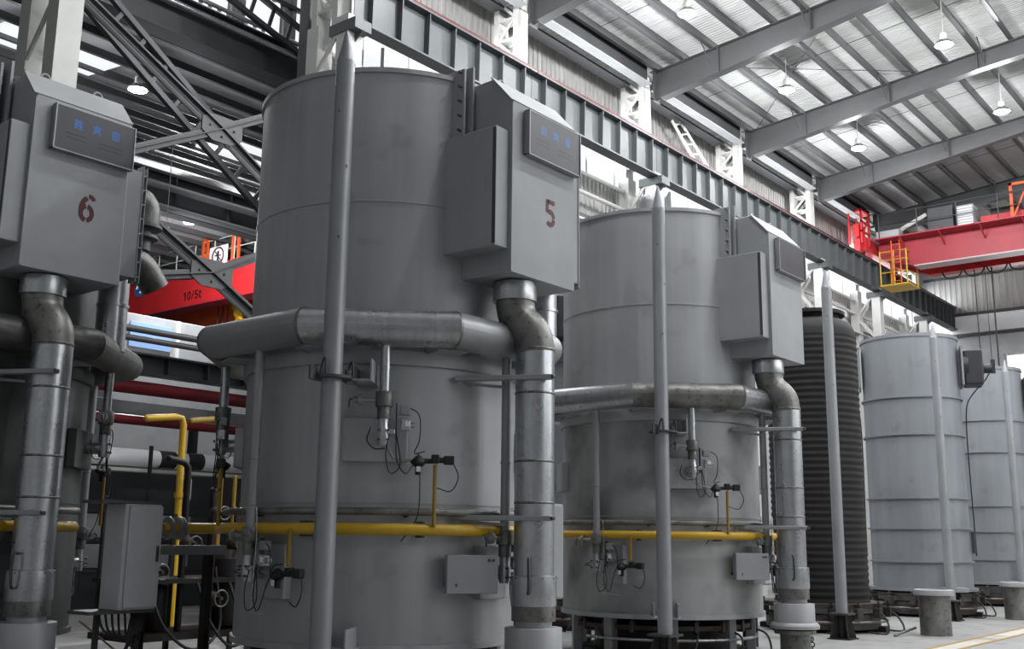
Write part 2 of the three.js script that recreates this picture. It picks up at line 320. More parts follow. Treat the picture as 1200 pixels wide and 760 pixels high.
{ // step wall of the neighbouring bay: translucent sheets above its eaves girder
  const w = structGroup('wall_step');
  const c = corrugated(0.5, 2.35, 0.25, 0.05);
  for (let U = 6; U < 22; U += 0.5) part(w, 'translucent_sheet', c, ((U * 2) % 3 === 0) ? M.sheet : M.glowDim).position.copy(P(U, 13.0, VX + 0.02));
  part(w, 'wall_backing', [bb(U0, U1, 12.9, 15.5, -VX - .3, -VX - .12)], M.plain);
  part(w, 'sheet_rail', [bb(6, 22, 14.2, 14.3, -VX - .02, -VX + .08)], M.steel);
  // low roof over the neighbouring bays: boarded sheets, purlins along the row
  const r = structGroup('ceiling_2');
  const lowH = V => 13.3 + 0.1 * Math.min(V - VX, 12) - 0.02 * Math.max(0, V - VX - 12);
  const slab = (a, b, u0, u1, m, name, dy = 0) => { const g = bx(u1 - u0, 0.1, Math.hypot(b - a, lowH(b) - lowH(a)), 0, 0, 0, { r: 0 }); g.rotateX(Math.atan2(lowH(b) - lowH(a), b - a)); g.translate((u0 + u1) / 2, (lowH(a) + lowH(b)) / 2 + 0.06 + dy, -(a + b) / 2); part(r, name, g, m); };
  slab(VX, 31.3, U0, U1, M.plain, 'roof_slab'); slab(31.3, VFAR, U0, U1, M.plain, 'roof_slab');
  for (const [a, b, u0, u1] of [[24.2, 26.2, 11.0, 14.0], [27.2, 29.4, 19.5, 23.5], [24.6, 25.8, 8.6, 9.8]]) slab(a, b, u0, u1, M.glow, 'skylight_pane', -0.09);
  for (let V = 20.4; V < 52; V += 1.25) part(r, 'purlin', [bb(U0, 34, lowH(V) - .24, lowH(V), -V - .01, -V + .01), bb(U0, 34, lowH(V) - .24, lowH(V) - .225, -V, -V + .09)], M.steel);
}
// ------------------------------------------------------------------ steelwork
function column(label, U) {                                 // upper lattice part above the crane girder, wide lower shaft
  const t = thing('lattice_column', label, 'column', [U, 0, 15.55]);
  part(t, 'lower_shaft', [bb(-.2, .2, 0, 11.9, .28, .62), bb(-.2, .2, 0, 11.9, -.62, -.28)], M.steelWhite);
  const lac = []; for (let i = 0; i < 12; i++) { const y = 0.3 + i * 0.95; for (const s of [-.17, .17]) lac.push(beam([s, y, i % 2 ? -.4 : .4], [s, y + .95, i % 2 ? .4 : -.4], .05, .09)); }
  part(t, 'lower_lacing', lac, M.steelWhite);
  part(t, 'near_chord', [bb(-.19, .19, 11.7, 14.95, .1, .27)], M.steelWhite);
  part(t, 'far_chord', [bb(-.19, .19, 11.7, 14.95, -.52, -.36)], M.steelWhite);
  for (let i = 0; i < 5; i++) { const y = 12.2 + i * .55; for (const s of [-.16, .16]) part(t, 'lacing_bar', beam([s, y, i % 2 ? -.4 : .14], [s, y + .55, i % 2 ? .14 : -.4], .04, .08), M.steelWhite); }
  for (const y of [12.2, 12.75, 13.3, 13.85, 14.4]) part(t, 'batten', bb(-.17, .17, y - .03, y + .03, -.4, .14), M.steelWhite);
  part(t, 'corbel', [bb(-.22, .22, 11.52, 11.75, .08, .85), extr([[.1, 11.0], [.85, 11.5], [.1, 11.5]], .03).rotateY(-Math.PI / 2).translate(.015, 0, 0)], M.beamGrey);
  return t;
}
const ORD = ['first', 'second', 'third', 'fourth', 'fifth', 'sixth', 'seventh', 'eighth'];
column('white column rising behind the housing with the red 6', COLS[0]);
column('column with dark bracket right behind the top of furnace 5', COLS[1]);
for (let k = 2; k < 8; k++) column(['', '', 'nearest white lattice column above the crane girder, at the top centre', 'white lattice column above the crane girder, left of the leaning ladder', 'white lattice column above the crane girder, right of the leaning ladder', 'white lattice column above the crane girder, nearest left of the red crane', 'lattice column at the red crane end truck, behind the yellow platform', 'farthest lattice column next to the end wall'][k], COLS[k]);
{ // crane girders, one per bay
  const where = ['x', 'running from the top edge to the first lattice column', 'between the first and second lattice columns', 'under the leaning ladder', 'right of the leaning ladder', 'just left of the red crane', 'carrying the red crane', 'beyond the red crane, meeting the end wall'];
  let src;
  for (let k = 0; k < 8; k++) {
    const label = 'stiffened crane girder with red rail, ' + where[k];
    if (k === 0) continue;
    if (src) { const d = dup(src, [COLS[k], 0, 15.0], label); if (k === 7) d.scale.x = .72; continue; }
    const t = src = thing('crane_girder', label, 'crane girder', [COLS[k], 0, 15.0], 0, 'crane girder spans');
    const L = BAY - 0.02;
    part(t, 'web', bb(0, L, 11.79, 12.80, -.01, .01), M.beamGrey);
    part(t, 'top_flange', bb(0, L, 12.78, 12.82, -.2, .2), M.beamGrey);
    part(t, 'bottom_flange', bb(0, L, 11.75, 11.79, -.18, .18), M.beamGrey);
    for (let i = 0; i < 7; i++) part(t, 'stiffener', extr([[.01, 11.79], [.15, 11.82], [.17, 12.78], [.01, 12.78]], .025).rotateY(-Math.PI / 2).translate(.4 + i * .84, 0, 0), M.beamGrey);
    part(t, 'rail', [bb(0, L, 12.82, 12.85, -.06, .06), bb(0, L, 12.85, 12.91, -.02, .02), bb(0, L, 12.91, 12.95, -.035, .035)], M.railRed);
    part(t, 'rail_edge_angle', bb(0, L, 12.82, 12.88, .15, .2), M.railRed, 'dark red edge strip');
  }
}
{ // eaves beams between the columns
  const where = [null, 'nearest, at the top centre of the photo', 'second from the left', 'above the leaning ladder', 'fourth from the left', 'above the reddened sheets', 'farthest, meeting the end wall'];
  let src;
  for (let k = 1; k < 7; k++) {
    const label = 'grey I-section eaves beam under the roof edge, ' + where[k];
    if (src) { dup(src, [COLS[k] + .2, 0, 15.15], label); continue; }
    const t = src = thing('eaves_beam', label, 'beam', [COLS[k] + .2, 0, 15.15], 0, 'eaves beams'); const L = BAY - .4;
    part(t, 'web', bb(0, L, 14.6, 15.15, -.01, .01), M.steel); part(t, 'bottom_flange', bb(0, L, 14.57, 14.6, -.15, .15), M.plain); part(t, 'top_flange', bb(0, L, 15.15, 15.18, -.15, .15), M.steel);
    part(t, 'cable_tray', [bb(-.2, L + .2, 14.72, 14.78, -.95, -.6), bb(-.2, L + .2, 14.72, 14.84, -.97, -.95)], M.steelDark);
  }
}
{ // roof rafters
  const prof = [[-14.95, 14.1], [-14.75, 14.12], [-7.6, 15.16], [-0.05, 15.85], [-0.05, 16.42], [-14.95, 14.96]].map(([a, b]) => [a, b]);
  const names = ['nearest, at the top edge of the photo', 'meeting the column left of the leaning ladder', 'meeting the column right of the leaning ladder', 'above the reddened wall sheets', 'above the red crane', 'farthest, by the end wall'];
  let src;
  for (let k = 2; k < 8; k++) {
    const label = 'grey tapered I-section roof rafter, ' + names[k - 2];
    if (src) { dup(src, [COLS[k], 0, 0], label); continue; }
    const t = src = thing('roof_rafter', label, 'rafter', [COLS[k], 0, 0], 0, 'roof rafters');
    part(t, 'web', extr(prof, 0.016).rotateY(-Math.PI / 2).translate(.008, 0, 0), M.steel);
    const fl = (a, b) => beam([0, a[1], a[0]], [0, b[1], b[0]], .3, .022);
    part(t, 'bottom_flange', [fl(prof[1], prof[2]), fl(prof[2], prof[3])], M.steel);
    part(t, 'top_flange', fl(prof[5], prof[4]), M.steel);
    part(t, 'end_plate', bb(-.16, .16, 14.05, 15.0, -14.98, -14.94), M.steel);
    for (const z of [-12.9, -10.2, -7.6]) { const yb = 14.12 + (14.75 + z) * 0.1455, yt = 14.96 + (14.95 + z) * 0.098; part(t, 'web_stiffener', [bb(-.14, .14, yb, yt, z - .012, z + .012)], M.steel); }
    for (const z of [-13.15, -10.3, -7.4]) { const h = deckH(z) - .2; parts(t, 'fly_brace', [-1, 1].map(s => rod([s * .12, h - .55, z], [s * .75, h + .02, z], .018, 6)), M.steel); }
  }
}
{ // leaning ladder with handrail on the wall ledge
  const t = thing('access_ladder', 'white steel ladder leaning against the profiled wall above the crane girder', 'ladder', [0, 0, 0]);
  const a = [27.8, 14.6], b = [30.0, 13.2], off = [.5, .0];
  for (const s of [0, .45]) part(t, 'stile', beam(P(a[0] + s, a[1] + s * .45, 15.95), P(b[0] + s * 1.5, b[1] + s * .45, 15.95), .06, .09), M.steelWhite);
  for (let i = 0; i < 6; i++) { const q = .08 + i * .16; part(t, 'rung', beam(P(a[0] + (b[0] - a[0]) * q, a[1] + (b[1] - a[1]) * q, 15.95), P(a[0] + .45 + (b[0] + .22 - a[0]) * q, a[1] + .2 + (b[1] - a[1]) * q, 15.95), .05, .05), M.steelWhite); }
  part(t, 'landing_bar', beam(P(30.3, 13.45, 15.9), P(32.2, 14.1, 15.9), .08, .12), M.steelWhite);
}
{ // service pipes under the window band
  const mk = (H, r, label) => single('wall_pipe', rod(P(13.7, H, 16.0), P(52.5, H, 16.0), r, 10), M.steelWhite, label, 'pipe');
  mk(11.5, .06, 'upper white service pipe running along the wall below the crane girder');
  mk(10.95, .06, 'lower white service pipe running along the wall below the crane girder');
  const t = thing('wall_gantry', 'long grey ledge girder along the wall below the service pipes', 'girder', [0, 0, 0]);
  part(t, 'web', bb(13.7, 52.5, 9.5, 10.05, -16.05, -16.0), M.steel); part(t, 'flange', [bb(13.7, 52.5, 10.05, 10.1, -16.3, -15.75), bb(13.7, 52.5, 9.45, 9.5, -16.2, -15.85)], M.steelWhite);
}
{ // bracing between the two left columns
  const t = thing('cross_bracing', 'grey bolted steel cross bracing between the housing marked 6 and furnace 5', 'bracing', [0, 0, 15.2]);
  const arm = (a, b, w = .16) => [beam([a[0], a[1], .06], [b[0], b[1], .06], .02, w, V3(0, 0, 1)).translate(0, 0, 0), beam([a[0], a[1], .06], [b[0], b[1], .06], w, .02, V3(0, 0, 1)), beam([a[0], a[1], -.1], [b[0], b[1], -.1], w, .02, V3(0, 0, 1))];
  const nA = [10.63, 8.63], nB = [10.62, 6.02];
  const arms = [[[7.9, 10.05], nA], [nA, [13.3, 7.05]], [[7.8, 7.15], nA], [nA, [13.3, 10.15]], [[7.8, 7.55], nB], [nB, [13.3, 4.5]], [[7.8, 5.35], nB], [nB, [13.3, 7.4]]];
  for (const [a, b] of arms) part(t, 'brace_arm', arm(a, b), M.steel);
  for (const n of [nA, nB]) { const g = part(t, 'gusset_plate', extr([[-.42, -.12], [-.2, -.26], [.2, -.26], [.42, -.12], [.42, .12], [.2, .22], [-.2, .22], [-.42, .12]], .02, .004).translate(n[0], n[1], .07), M.steel); for (const [x, y] of [[-.25, 0], [0, 0], [.25, .02], [0, -.15]]) part(g, 'bolt', cylZ(.022, .03, n[0] + x, n[1] + y, .105, 6), M.steel); }
}
{ // laced diagonal struts further back
  const mk = (a, b, label) => { const t = thing('laced_strut', label, 'strut', [0, 0, 0]); const d = V3(b[0] - a[0], b[1] - a[1], 0).normalize(), n = V3(-d.y, d.x, 0);
    for (const s of [-.3, .3]) part(t, 'chord', beam([a[0] + n.x * s, a[1] + n.y * s, -a[2]], [b[0] + n.x * s, b[1] + n.y * s, -b[2]], .12, .12), M.steelDark);
    for (let i = 1; i < 10; i++) { const q = i / 10, x = a[0] + (b[0] - a[0]) * q, y = a[1] + (b[1] - a[1]) * q, z = -(a[2] + (b[2] - a[2]) * q); part(t, 'batten', beam([x - n.x * .3, y - n.y * .3, z], [x + n.x * .3, y + n.y * .3, z], .05, .09), M.steelDark); } };
  mk([8.6, 11.6, 17.2], [13.6, 8.2, 17.2], 'dark battened strut falling to the right behind the cross bracing');
  mk([11.6, 14.0, 18.6], [16.8, 12.6, 18.6], 'dark battened strut in front of the bright translucent sheets at the top');
  mk([9.2, 13.6, 18.2], [12.2, 14.6, 18.2], 'dark battened strut rising in the top left corner before the bright sheets');
}
{ // girders and pipes of the neighbouring bays
  const g1 = thing('bay_girder', 'deep dark grey girder with bright pipes on top, top left behind the bracing', 'girder', [0, 0, 19.0]);
  part(g1, 'web', bb(4, 24, 12.1, 12.95, -.02, .02), M.steel); part(g1, 'flange', [bb(4, 24, 12.06, 12.1, -.25, .25), bb(4, 24, 12.95, 12.99, -.2, .2)], M.steel);
  parts(g1, 'conduit', [rod([4, 12.72, .25], [24, 12.72, .25], .07), rod([4, 13.05, .28], [24, 13.05, .28], .05)], M.galv);
  const g2 = thing('bay_girder', 'distant grey girder with stiffeners and two pipes, above the red crane at left', 'girder', [0, 0, 30]);
  part(g2, 'web', bb(10, 40, 12.0, 13.2, -.02, .02), M.steel); part(g2, 'flange', [bb(10, 40, 11.95, 12.0, -.25, .25), bb(10, 40, 13.2, 13.26, -.25, .25)], M.steel);
  for (let u = 10.5; u < 32; u += 2.2) part(g2, 'stiffener', bb(u, u + .05, 12, 13.2, 0, .22), M.steel);
  parts(g2, 'conduit', [rod([10, 12.72, .4], [40, 12.72, .4], .13), rod([10, 12.0, .5], [40, 12.0, .5], .10)], M.ductGrey);
  const g3 = thing('low_girder', 'dark low pipe-bridge girder behind the gap between furnaces 6 and 5', 'girder', [0, 0, 20]);
  part(g3, 'web', bb(6, 19, 4.95, 5.3, -.02, .02), M.steelDark); part(g3, 'flange', [bb(6, 19, 4.92, 4.95, -.2, .2), bb(6, 19, 5.3, 5.34, -.2, .25)], M.steel);
  for (let u = 7; u < 19; u += 1.0) part(g3, 'stiffener', bb(u, u + .03, 4.95, 5.3, 0, .18), M.steelDark);
  const pp = (name, U, H, V, r, m, label) => single(name, rod(P(U[0], H, V), P(U[1], H, V), r, 14), m, label, 'pipe');
  pp('red_pipe', [6, 20], 4.60, 19.8, .14, M.redPipe, 'upper dark red pipe behind the gap between furnaces 6 and 5');
  pp('red_pipe', [6, 20], 3.95, 20, .10, M.redPipe, 'lower dark red pipe behind the gap between furnaces 6 and 5');
  pp('grey_pipe', [7.8, 13.4], 4.84, 15.2, .055, M.steel, 'upper of two thin grey pipes crossing below the red crane at left');
  pp('grey_pipe', [7.8, 13.4], 4.70, 15.25, .05, M.steel, 'lower of two thin grey pipes crossing below the red crane at left');
  const wp = thing('wrapped_pipe', 'white pipe with black wrapped bands behind the tall yellow gas pole', 'pipe', [0, 0, 19]);
  part(wp, 'pipe', rod([6, 3.1, 0], [19, 3.1, 0], .17, 16), M.white);
  for (const u of [12.35, 13.0, 14.6]) part(wp, 'black_band', rod([u, 3.1, 0], [u + .38, 3.1, 0], .176, 16), M.rubber);
  part(wp, 'support_rail', bb(6, 19, 2.82, 2.88, -.2, .2), M.steelWhite);
  // pale cladding and machinery block far behind
  const mc = thing('machine_enclosure', 'dark machinery enclosure with pale upper fascia behind the gas pipework', 'enclosure', [13.8, 0, 22]);
  part(mc, 'body', bb(-5, 6, 0, 3.0, -2, 0, .02), M.steelDark); part(mc, 'fascia', bb(-5, 6, 4.32, 4.62, -2, 0, .02), M.plain); parts(mc, 'upright', [-4.5, -1.5, 1.5, 4.5].map(x => bb(x, x + .15, 3, 4.1, -.3, -.1)), M.steelDark);
  parts(mc, 'shelf_edge', [bb(-5, 6, 2.1, 2.16, 0, .05), bb(-5, 6, 1.45, 1.5, 0, .05), bb(-5, 6, .8, .86, 0, .05)], M.steel);
  part(mc, 'panel', [bb(-2.2, 1.5, .9, 1.4, 0, .03), bb(-2.2, 1.5, 1.55, 2.05, 0, .03)], M.plain);
}
// ------------------------------------------------------------------ high-bay lamps
{
  let src;
  const put = (U, H, V, label, k = K_LAMP) => {
    let t;
    if (src) t = dup(src, [U, H, V], label);
    else {
      t = src = thing('high_bay_lamp', label, 'lamp', [U, H, V], 0, 'high-bay lamps');
      part(t, 'rod', cyl(.012, 1, 0, 0, 0, 6), M.steelWhite).position.y = .3;
      part(t, 'housing', lathe([[.06, .12], [.09, .13], [.09, .3], [.03, .34]], 16), M.steelWhite);
      part(t, 'reflector', lathe([[.24, -.02], [.22, .03], [.1, .14], [.095, .14], [.21, .02], [.23, -.02]], 24), M.chrome);
      part(t, 'glowing_lens', lathe([[.0, -.02], [.2, -.015], [.215, .01], [0, .02]].reverse(), 20), M.lampGlow);
    }
    t.children[0].scale.y = (V > 19.3 ? 13.3 + 0.1 * Math.min(V - 19.3, 12) - 0.02 * Math.max(0, V - 31.3) : deckH(V)) - H - .34;
    const l = new THREE.PointLight(LAMPC, k, 0, 2); l.name = 'lamp_light'; l.position.copy(P(U, H - .08, V)); l.shadow.radius = 10; l.castShadow = true; scene.add(l);
  };
  put(21.8, 14.5, 12, 'lit high-bay lamp hanging at the top edge, nearest of the roof lamps');
  put(27.4, 14.5, 7.5, 'lit high-bay lamp near the top right corner, left of the thick rafter end');
  put(27.6, 14.5, 12, 'lit high-bay lamp hanging right of the leaning ladder, in the second roof bay');
  put(33.0, 14.5, 7.5, 'lit high-bay lamp farthest right under the roof');
  put(33.4, 14.5, 12.1, 'small lit high-bay lamp left of the farthest right lamp, farthest from the camera');
  put(18.5, 11, 28.9, 'lit lamp above the red crane seen left of the furnace marked 5', 40);
  put(22.2, 13.0, 33.2, 'added unseen lamp behind the distant stiffened girder, brightening the red crane at left', 340);  // extra hidden lamp, added only to brighten the red crane
  put(13.2, 12.2, 22.3, 'lamp hanging below the dark roof beside the housing marked 6', 25);
  put(11.4, 13.0, 23.9, 'lit lamp under the dark roof at the top left edge', 25);
  for (const [U, V] of [[15.9, 12], [15.8, 7.5], [9.9, 7.5], [21.5, 7.5], [9.9, 2.5], [15.8, 2.5], [21.6, 2.5], [27.5, 2.5], [33.4, 2.5], [39.3, 2.5], [45.2, 2.5], [15.8, -2.5], [21.6, -2.5], [27.5, -2.5]])
    put(U, 14.5, V, 'lit high-bay lamp outside the photo, over the furnace aisle');  // unseen rows; lamps at the far end are added to light the far roof
}

// ------------------------------------------------------------------ bell furnaces
const R1 = 1.47;
const FUR = [ // key, position, description
  { k: 5, at: [8.28, 0, 8.46], who: 'the furnace under the red 5' },
  { k: 4, at: [14.18, 0, 8.46], who: 'the furnace under the blank dark sign' },
  { k: 6, at: [5.23, 0, 12.2], who: 'the left-edge furnace under the red 6' },
];
function furnaceShell() {
  const t = thing('bell_furnace', '', 'furnace', [0, 0, 0]);
  part(t, 'lower_shell', lathe([[1.40, .58], [R1, .58], [R1, 1.93], [R1, 3.28]], 96), M.shell);
  part(t, 'skirt_band', lathe([[R1, .56], [R1 + .03, .56], [R1 + .03, .62], [R1, .62]], 96), M.shell);
  part(t, 'waist_joint', lathe([[R1, 1.925], [R1 + .008, 1.925], [R1 + .008, 1.945], [R1, 1.945]], 96), M.shell);
  part(t, 'lip_ring', lathe([[R1, 3.26], [R1 + .045, 3.26], [R1 + .045, 3.40], [R1 - .02, 3.40]], 96), M.shell);
  part(t, 'upper_shell', lathe([[R1 - .005, 3.38], [R1 - .005, 4.92], [R1 - .005, 6.34]], 96), M.shell);
  part(t, 'seam_weld', lathe([[R1 - .006, 4.915], [R1 + .006, 4.92], [R1 + .006, 4.935], [R1 - .006, 4.94]], 96), M.shell);
  part(t, 'top_lid', [lathe([[R1 - .01, 6.31], [R1 + .02, 6.31], [R1 + .02, 6.36], [R1 - .06, 6.37], [.9, 6.44], [.001, 6.46]], 96)], M.shell);
  part(t, 'lid_pipe_stub', [cyl(.17, .62, .3, 6.4, -.3), new THREE.SphereGeometry(.17, 18, 8, 0, 6.3, 0, 1.57).translate(.3, 7.02, -.3)], M.ductGrey);
  parts(t, 'lifting_lug', [0, 120, 240].map(a => polar(bx(.04, .3, .28, 0, 0, 0), 1.2, a + 20, 6.5)[0]), M.shell);
  for (const a of [20, 75]) part(t, 'lid_hinge_plate', polar(bx(.22, .18, .02), .95, a, 6.52), M.ductGrey);
  // guide arm and collar for the post at (-1.75, +1.11)
  const arm = part(t, 'guide_arm', polar([bx(.018, .20, .46, .17, .02, .23), bx(.20, .02, .46, .08, -.08, .23), bx(.018, .16, .4, -.02, 0, .2)], R1, 143, 3.12), M.cabinet);
  parts(arm, 'clevis', [[-.16, .05], [.17, .05]].map(([dx, dz]) => tube([[-1.75 + dx, 3.05, 1.11 + dz - .03], [-1.75 + dx, 3.16, 1.11 + dz], [-1.75 + dx, 3.2, 1.11 + dz + .03], [-1.75 + dx, 3.05, 1.11 + dz + .05]], .012, 16, 6)), M.steelDark);
  part(t, 'guide_collar', [lathe([[.102, 0], [.19, 0], [.19, .025], [.102, .025], [.102, 0]], 32).translate(-1.75, 3.02, 1.11), bx(.14, .13, .02, -1.94, 3.06, 1.1), bx(.14, .13, .02, -1.55, 3.06, 1.15)], M.steelDark);
  part(t, 'lower_guide', polar([bx(.02, .2, .4, -.16, 0, .2), bx(.02, .2, .4, .16, 0, .2), bx(.4, .02, .45, 0, -.09, .2)], R1, 147.5, .69), M.cabinet);
  parts(t, 'burner_pad', [180, 90].map(a => polar(bx(.42, .52, .10, .05, 0, .02), R1, a - 2, 1.28)[0]).concat([135, 225, 45].map(a => polar(bx(.62, .42, .10, -.02, 0, .02), R1, a + 1, 2.52)[0])), M.shell);
  return t;
}
function mitred(ap, r, y, a, s0, s1, rad = 32) {                // straight pipe tangent at angle a, ends cut on the mitre planes (s = -1 .. 1 of the half length)
  const pos = [], uv = [], idx = [], T = Math.tan(Math.PI / 8), d = pol(1, a, 0), tg = pol(1, a + 90, 0), n = 8;
  for (let i = 0; i <= n; i++) for (let k = 0; k <= rad; k++) {
    const f = k / rad * Math.PI * 2, rho = ap + r * Math.cos(f), L = rho * T * (s0 + (s1 - s0) * i / n);
    pos.push(d.x * rho + tg.x * L, y + r * Math.sin(f), d.z * rho + tg.z * L); uv.push(L + a * .03, f * r * 1.3 + a * .011);
    if (i < n && k < rad) { const q = i * (rad + 1) + k; idx.push(q, q + 1, q + rad + 1, q + 1, q + rad + 2, q + rad + 1); }
  }
  const g = new THREE.BufferGeometry(); g.setAttribute('position', new THREE.Float32BufferAttribute(pos, 3)); g.setAttribute('uv', new THREE.Float32BufferAttribute(uv, 2)); g.setIndex(idx); g.computeVertexNormals(); return g;
}
function airDuct() {                                        // big galvanised ring main in eight mitred lengths, with riser to the housing
  const t = thing('ring_air_duct', '', 'duct', [0, 0, 0]);
  const RR = 1.72, r = .178, y = 3.575;
  for (let i = 0; i < 8; i++) {
    const a = 1.5 + i * 45, s = part(t, 'duct_segment', mitred(RR, r, y, a, -1, 1), M.ductMix[[0, 1, 0, 1, 0, 2, 0, 1][i]]);
    part(s, 'mitre_band', mitred(RR, r + .004, y, a, .96, 1), M.galvOld);
  }
  part(t, 'riser', [cyl(.165, .85, ...[1.10, 3.6, 1.37], 28), cyl(.18, .03, 1.10, 4.1, 1.37, 28)], M.galv);
  parts(t, 'saddle_bracket', [112.5, 157.5, 202.5, 67.5].map(a => polar([bx(.34, .012, .3, 0, 0, 0), bx(.012, .14, .3, -.16, .05, 0)], RR - .10, a, 3.39)), M.cabinet);
  return t;
}
M.ductMix = [M.ductGrey, M.galv, M.galvOld];
function housing(no) {                                      // heat recovery housing bolted on the upper shell
  const t = thing('heat_housing', '', 'housing', [0, 0, 0]);
  const prof = [[1.1, 4.2], [2.06, 4.2], [2.06, 5.97], [1.80, 6.27], [1.1, 6.24]];
  const body = extr(prof, 1.06, .012).rotateY(-Math.PI / 2).translate(.73, 0, 0);
  part(t, 'body', body, M.cabinet);
  part(t, 'roof_sheet', beam([.19, 5.985, 2.07], [.19, 6.29, 1.80], 1.12, .016), M.cabinet);
  parts(t, 'lifting_eye', [-.1, .5].map(x => new THREE.TorusGeometry(.05, .012, 8, 16).translate(x, 6.32, 1.72)), M.cabinet);
  const sb = part(t, 'side_box', bb(-.55, -.33, 4.42, 5.66, 1.30, 2.03, .012), M.cabinet); part(sb, 'box_edge_seam', bb(-.552, -.545, 4.44, 5.64, 1.99, 2.032), M.steel);
  part(t, 'front_corner_strip', bb(-.345, -.325, 4.2, 5.95, 2.055, 2.075), M.cabinet);
  // bolted flange to the shell
  const fl = part(t, 'shell_flange', [bb(-.40, -.37, 5.62, 6.46, 1.28, 1.58, .004), bb(-.49, -.46, 5.62, 6.42, 1.28, 1.54, .004), bb(-.50, -.36, 5.62, 5.66, 1.3, 1.55, .004)], M.cabinet);
  for (let i = 0; i < 5; i++) part(fl, 'bolt', cylX(.014, .05, -.51, 5.74 + i * .16, 1.5, 6), M.steelDark);
  // ribbed flange on the far side
  const rf = part(t, 'ribbed_flange', [bb(.72, 1.0, 4.34, 5.55, 1.30, 1.93, .004), bb(1.0, 1.08, 4.30, 5.62, 1.80, 1.815, .004), bb(1.068, 1.08, 4.30, 5.62, 1.80, 1.90, .004), bb(1.0, 1.012, 4.30, 5.62, 1.80, 1.94, .004)], M.cabinet);
  for (let i = 0; i < 8; i++) part(rf, 'rib', bb(1.0, 1.075, 4.36 + i * .165, 4.375 + i * .165, 1.81, 1.90), M.cabinet);
  // sign board: dark panel in a thin bright frame, tilted forward a little
  const sg = part(t, 'sign_board', bx(.90, .47, .03, .29, 5.685, 2.13, { r: .004 }), M.steelDark, 'dark sign panel');
  const plane = new THREE.PlaneGeometry(.885, .455).translate(.29, 5.685, 2.147); part(sg, 'sign_print', plane, no === 4 ? M.signDark : M.sign, 'sign print with blue characters');
  part(sg, 'sign_frame', [bb(-.165, -.152, 5.445, 5.925, 2.08, 2.155), bb(.732, .745, 5.445, 5.925, 2.08, 2.155), bb(-.165, .745, 5.915, 5.925, 2.08, 2.15), bb(-.165, .745, 5.445, 5.455, 2.08, 2.15)], M.ductGrey);
  if (no !== 4) part(t, 'painted_number', digit(no).map(g => g.translate(.30, 4.93, 2.073)), M.digit, `dark red painted numeral ${no}`);
  return t;
}
function ribbon(pts, w) {                                   // flat stroke in x,y
  const L = [], Rr = [];
  for (let i = 0; i < pts.length; i++) { const a = pts[Math.max(0, i - 1)], b = pts[Math.min(pts.length - 1, i + 1)], dx = b[0] - a[0], dy = b[1] - a[1], l = Math.hypot(dx, dy), nx = -dy / l * w / 2, ny = dx / l * w / 2; L.push([pts[i][0] + nx, pts[i][1] + ny]); Rr.unshift([pts[i][0] - nx, pts[i][1] - ny]); }
  return extr([...L, ...Rr], .002);
}
const arcp = (cx, cy, rx, ry, a0, a1, n = 12) => Array.from({ length: n + 1 }, (_, i) => { const a = (a0 + (a1 - a0) * i / n) * Math.PI / 180; return [cx + rx * Math.cos(a), cy + ry * Math.sin(a)]; });
function digit(no) {                                        // stencil numerals about 0.26 m tall
  if (no === 5) return [ribbon([[-.045, .13], [.075, .13]], .046), ribbon([[-.05, .148], [-.055, .01]], .044), ribbon(arcp(.0, -.045, .06, .07, 125, 8), .05), ribbon(arcp(.0, -.045, .06, .07, -4, -140), .05)];
  return [ribbon(arcp(0, -.055, .062, .075, 98, 262), .05), ribbon(arcp(0, -.055, .062, .075, 82, -82), .05), ribbon(arcp(.07, -.02, .132, .15, 182, 122, 10), .05), ribbon(arcp(.02, .075, .06, .055, 95, 20, 6), .046)].map((g, i) => g.translate(0, 0, -.0004 * i));
}
{ // printed sign faces
  const mk = dim => {
    const c = document.createElement('canvas'); c.width = 512; c.height = 264; const x = c.getContext('2d');
    x.fillStyle = dim ? '#303438' : '#34383d'; x.fillRect(0, 0, 512, 264);
    x.lineCap = 'round';
    if (!dim) {
      const G = [[[-26, -20, 26, -20], [-16, -34, -16, 30], [10, -34, 10, 34], [-30, 4, 30, 4], [-28, 28, -12, 10], [12, 10, 30, 30]], [[0, -34, 0, -18], [-30, -18, 30, -18], [-20, -2, 20, -2], [-26, 14, 26, 14], [-10, -18, -24, 32], [8, -4, 26, 32]], [[-28, -24, 28, -24], [-24, -24, -24, 30], [24, -24, 24, 30], [-24, 4, 24, 4], [-24, 28, 24, 28], [0, -36, 0, 28]]];
      x.strokeStyle = '#1d5aa6'; x.lineWidth = 11;
      [140, 262, 386].forEach((cx, i) => G[i].forEach(([a, b, d, e]) => { x.beginPath(); x.moveTo(cx + a * .8, 86 + b * .8); x.lineTo(cx + d * .8, 86 + e * .8); x.stroke(); }));
    }
    x.strokeStyle = dim ? '#23272b' : '#15181b'; x.lineWidth = 9;
    for (const [x0, x1, y] of [[70, 196, 158], [70, 196, 184], [282, 430, 166], [282, 430, 192]]) for (let p = x0; p < x1; p += 13) { x.beginPath(); x.moveTo(p, y - 3); x.lineTo(p + 7 + (p % 3), y + ((p * 7) % 5) - 2); x.stroke(); }
    const t = new THREE.CanvasTexture(c); t.colorSpace = THREE.SRGBColorSpace; return mat(lin(1, 1, 1), .35, 0, t);
  };
  M.sign = mk(false); M.signDark = mk(true);
}
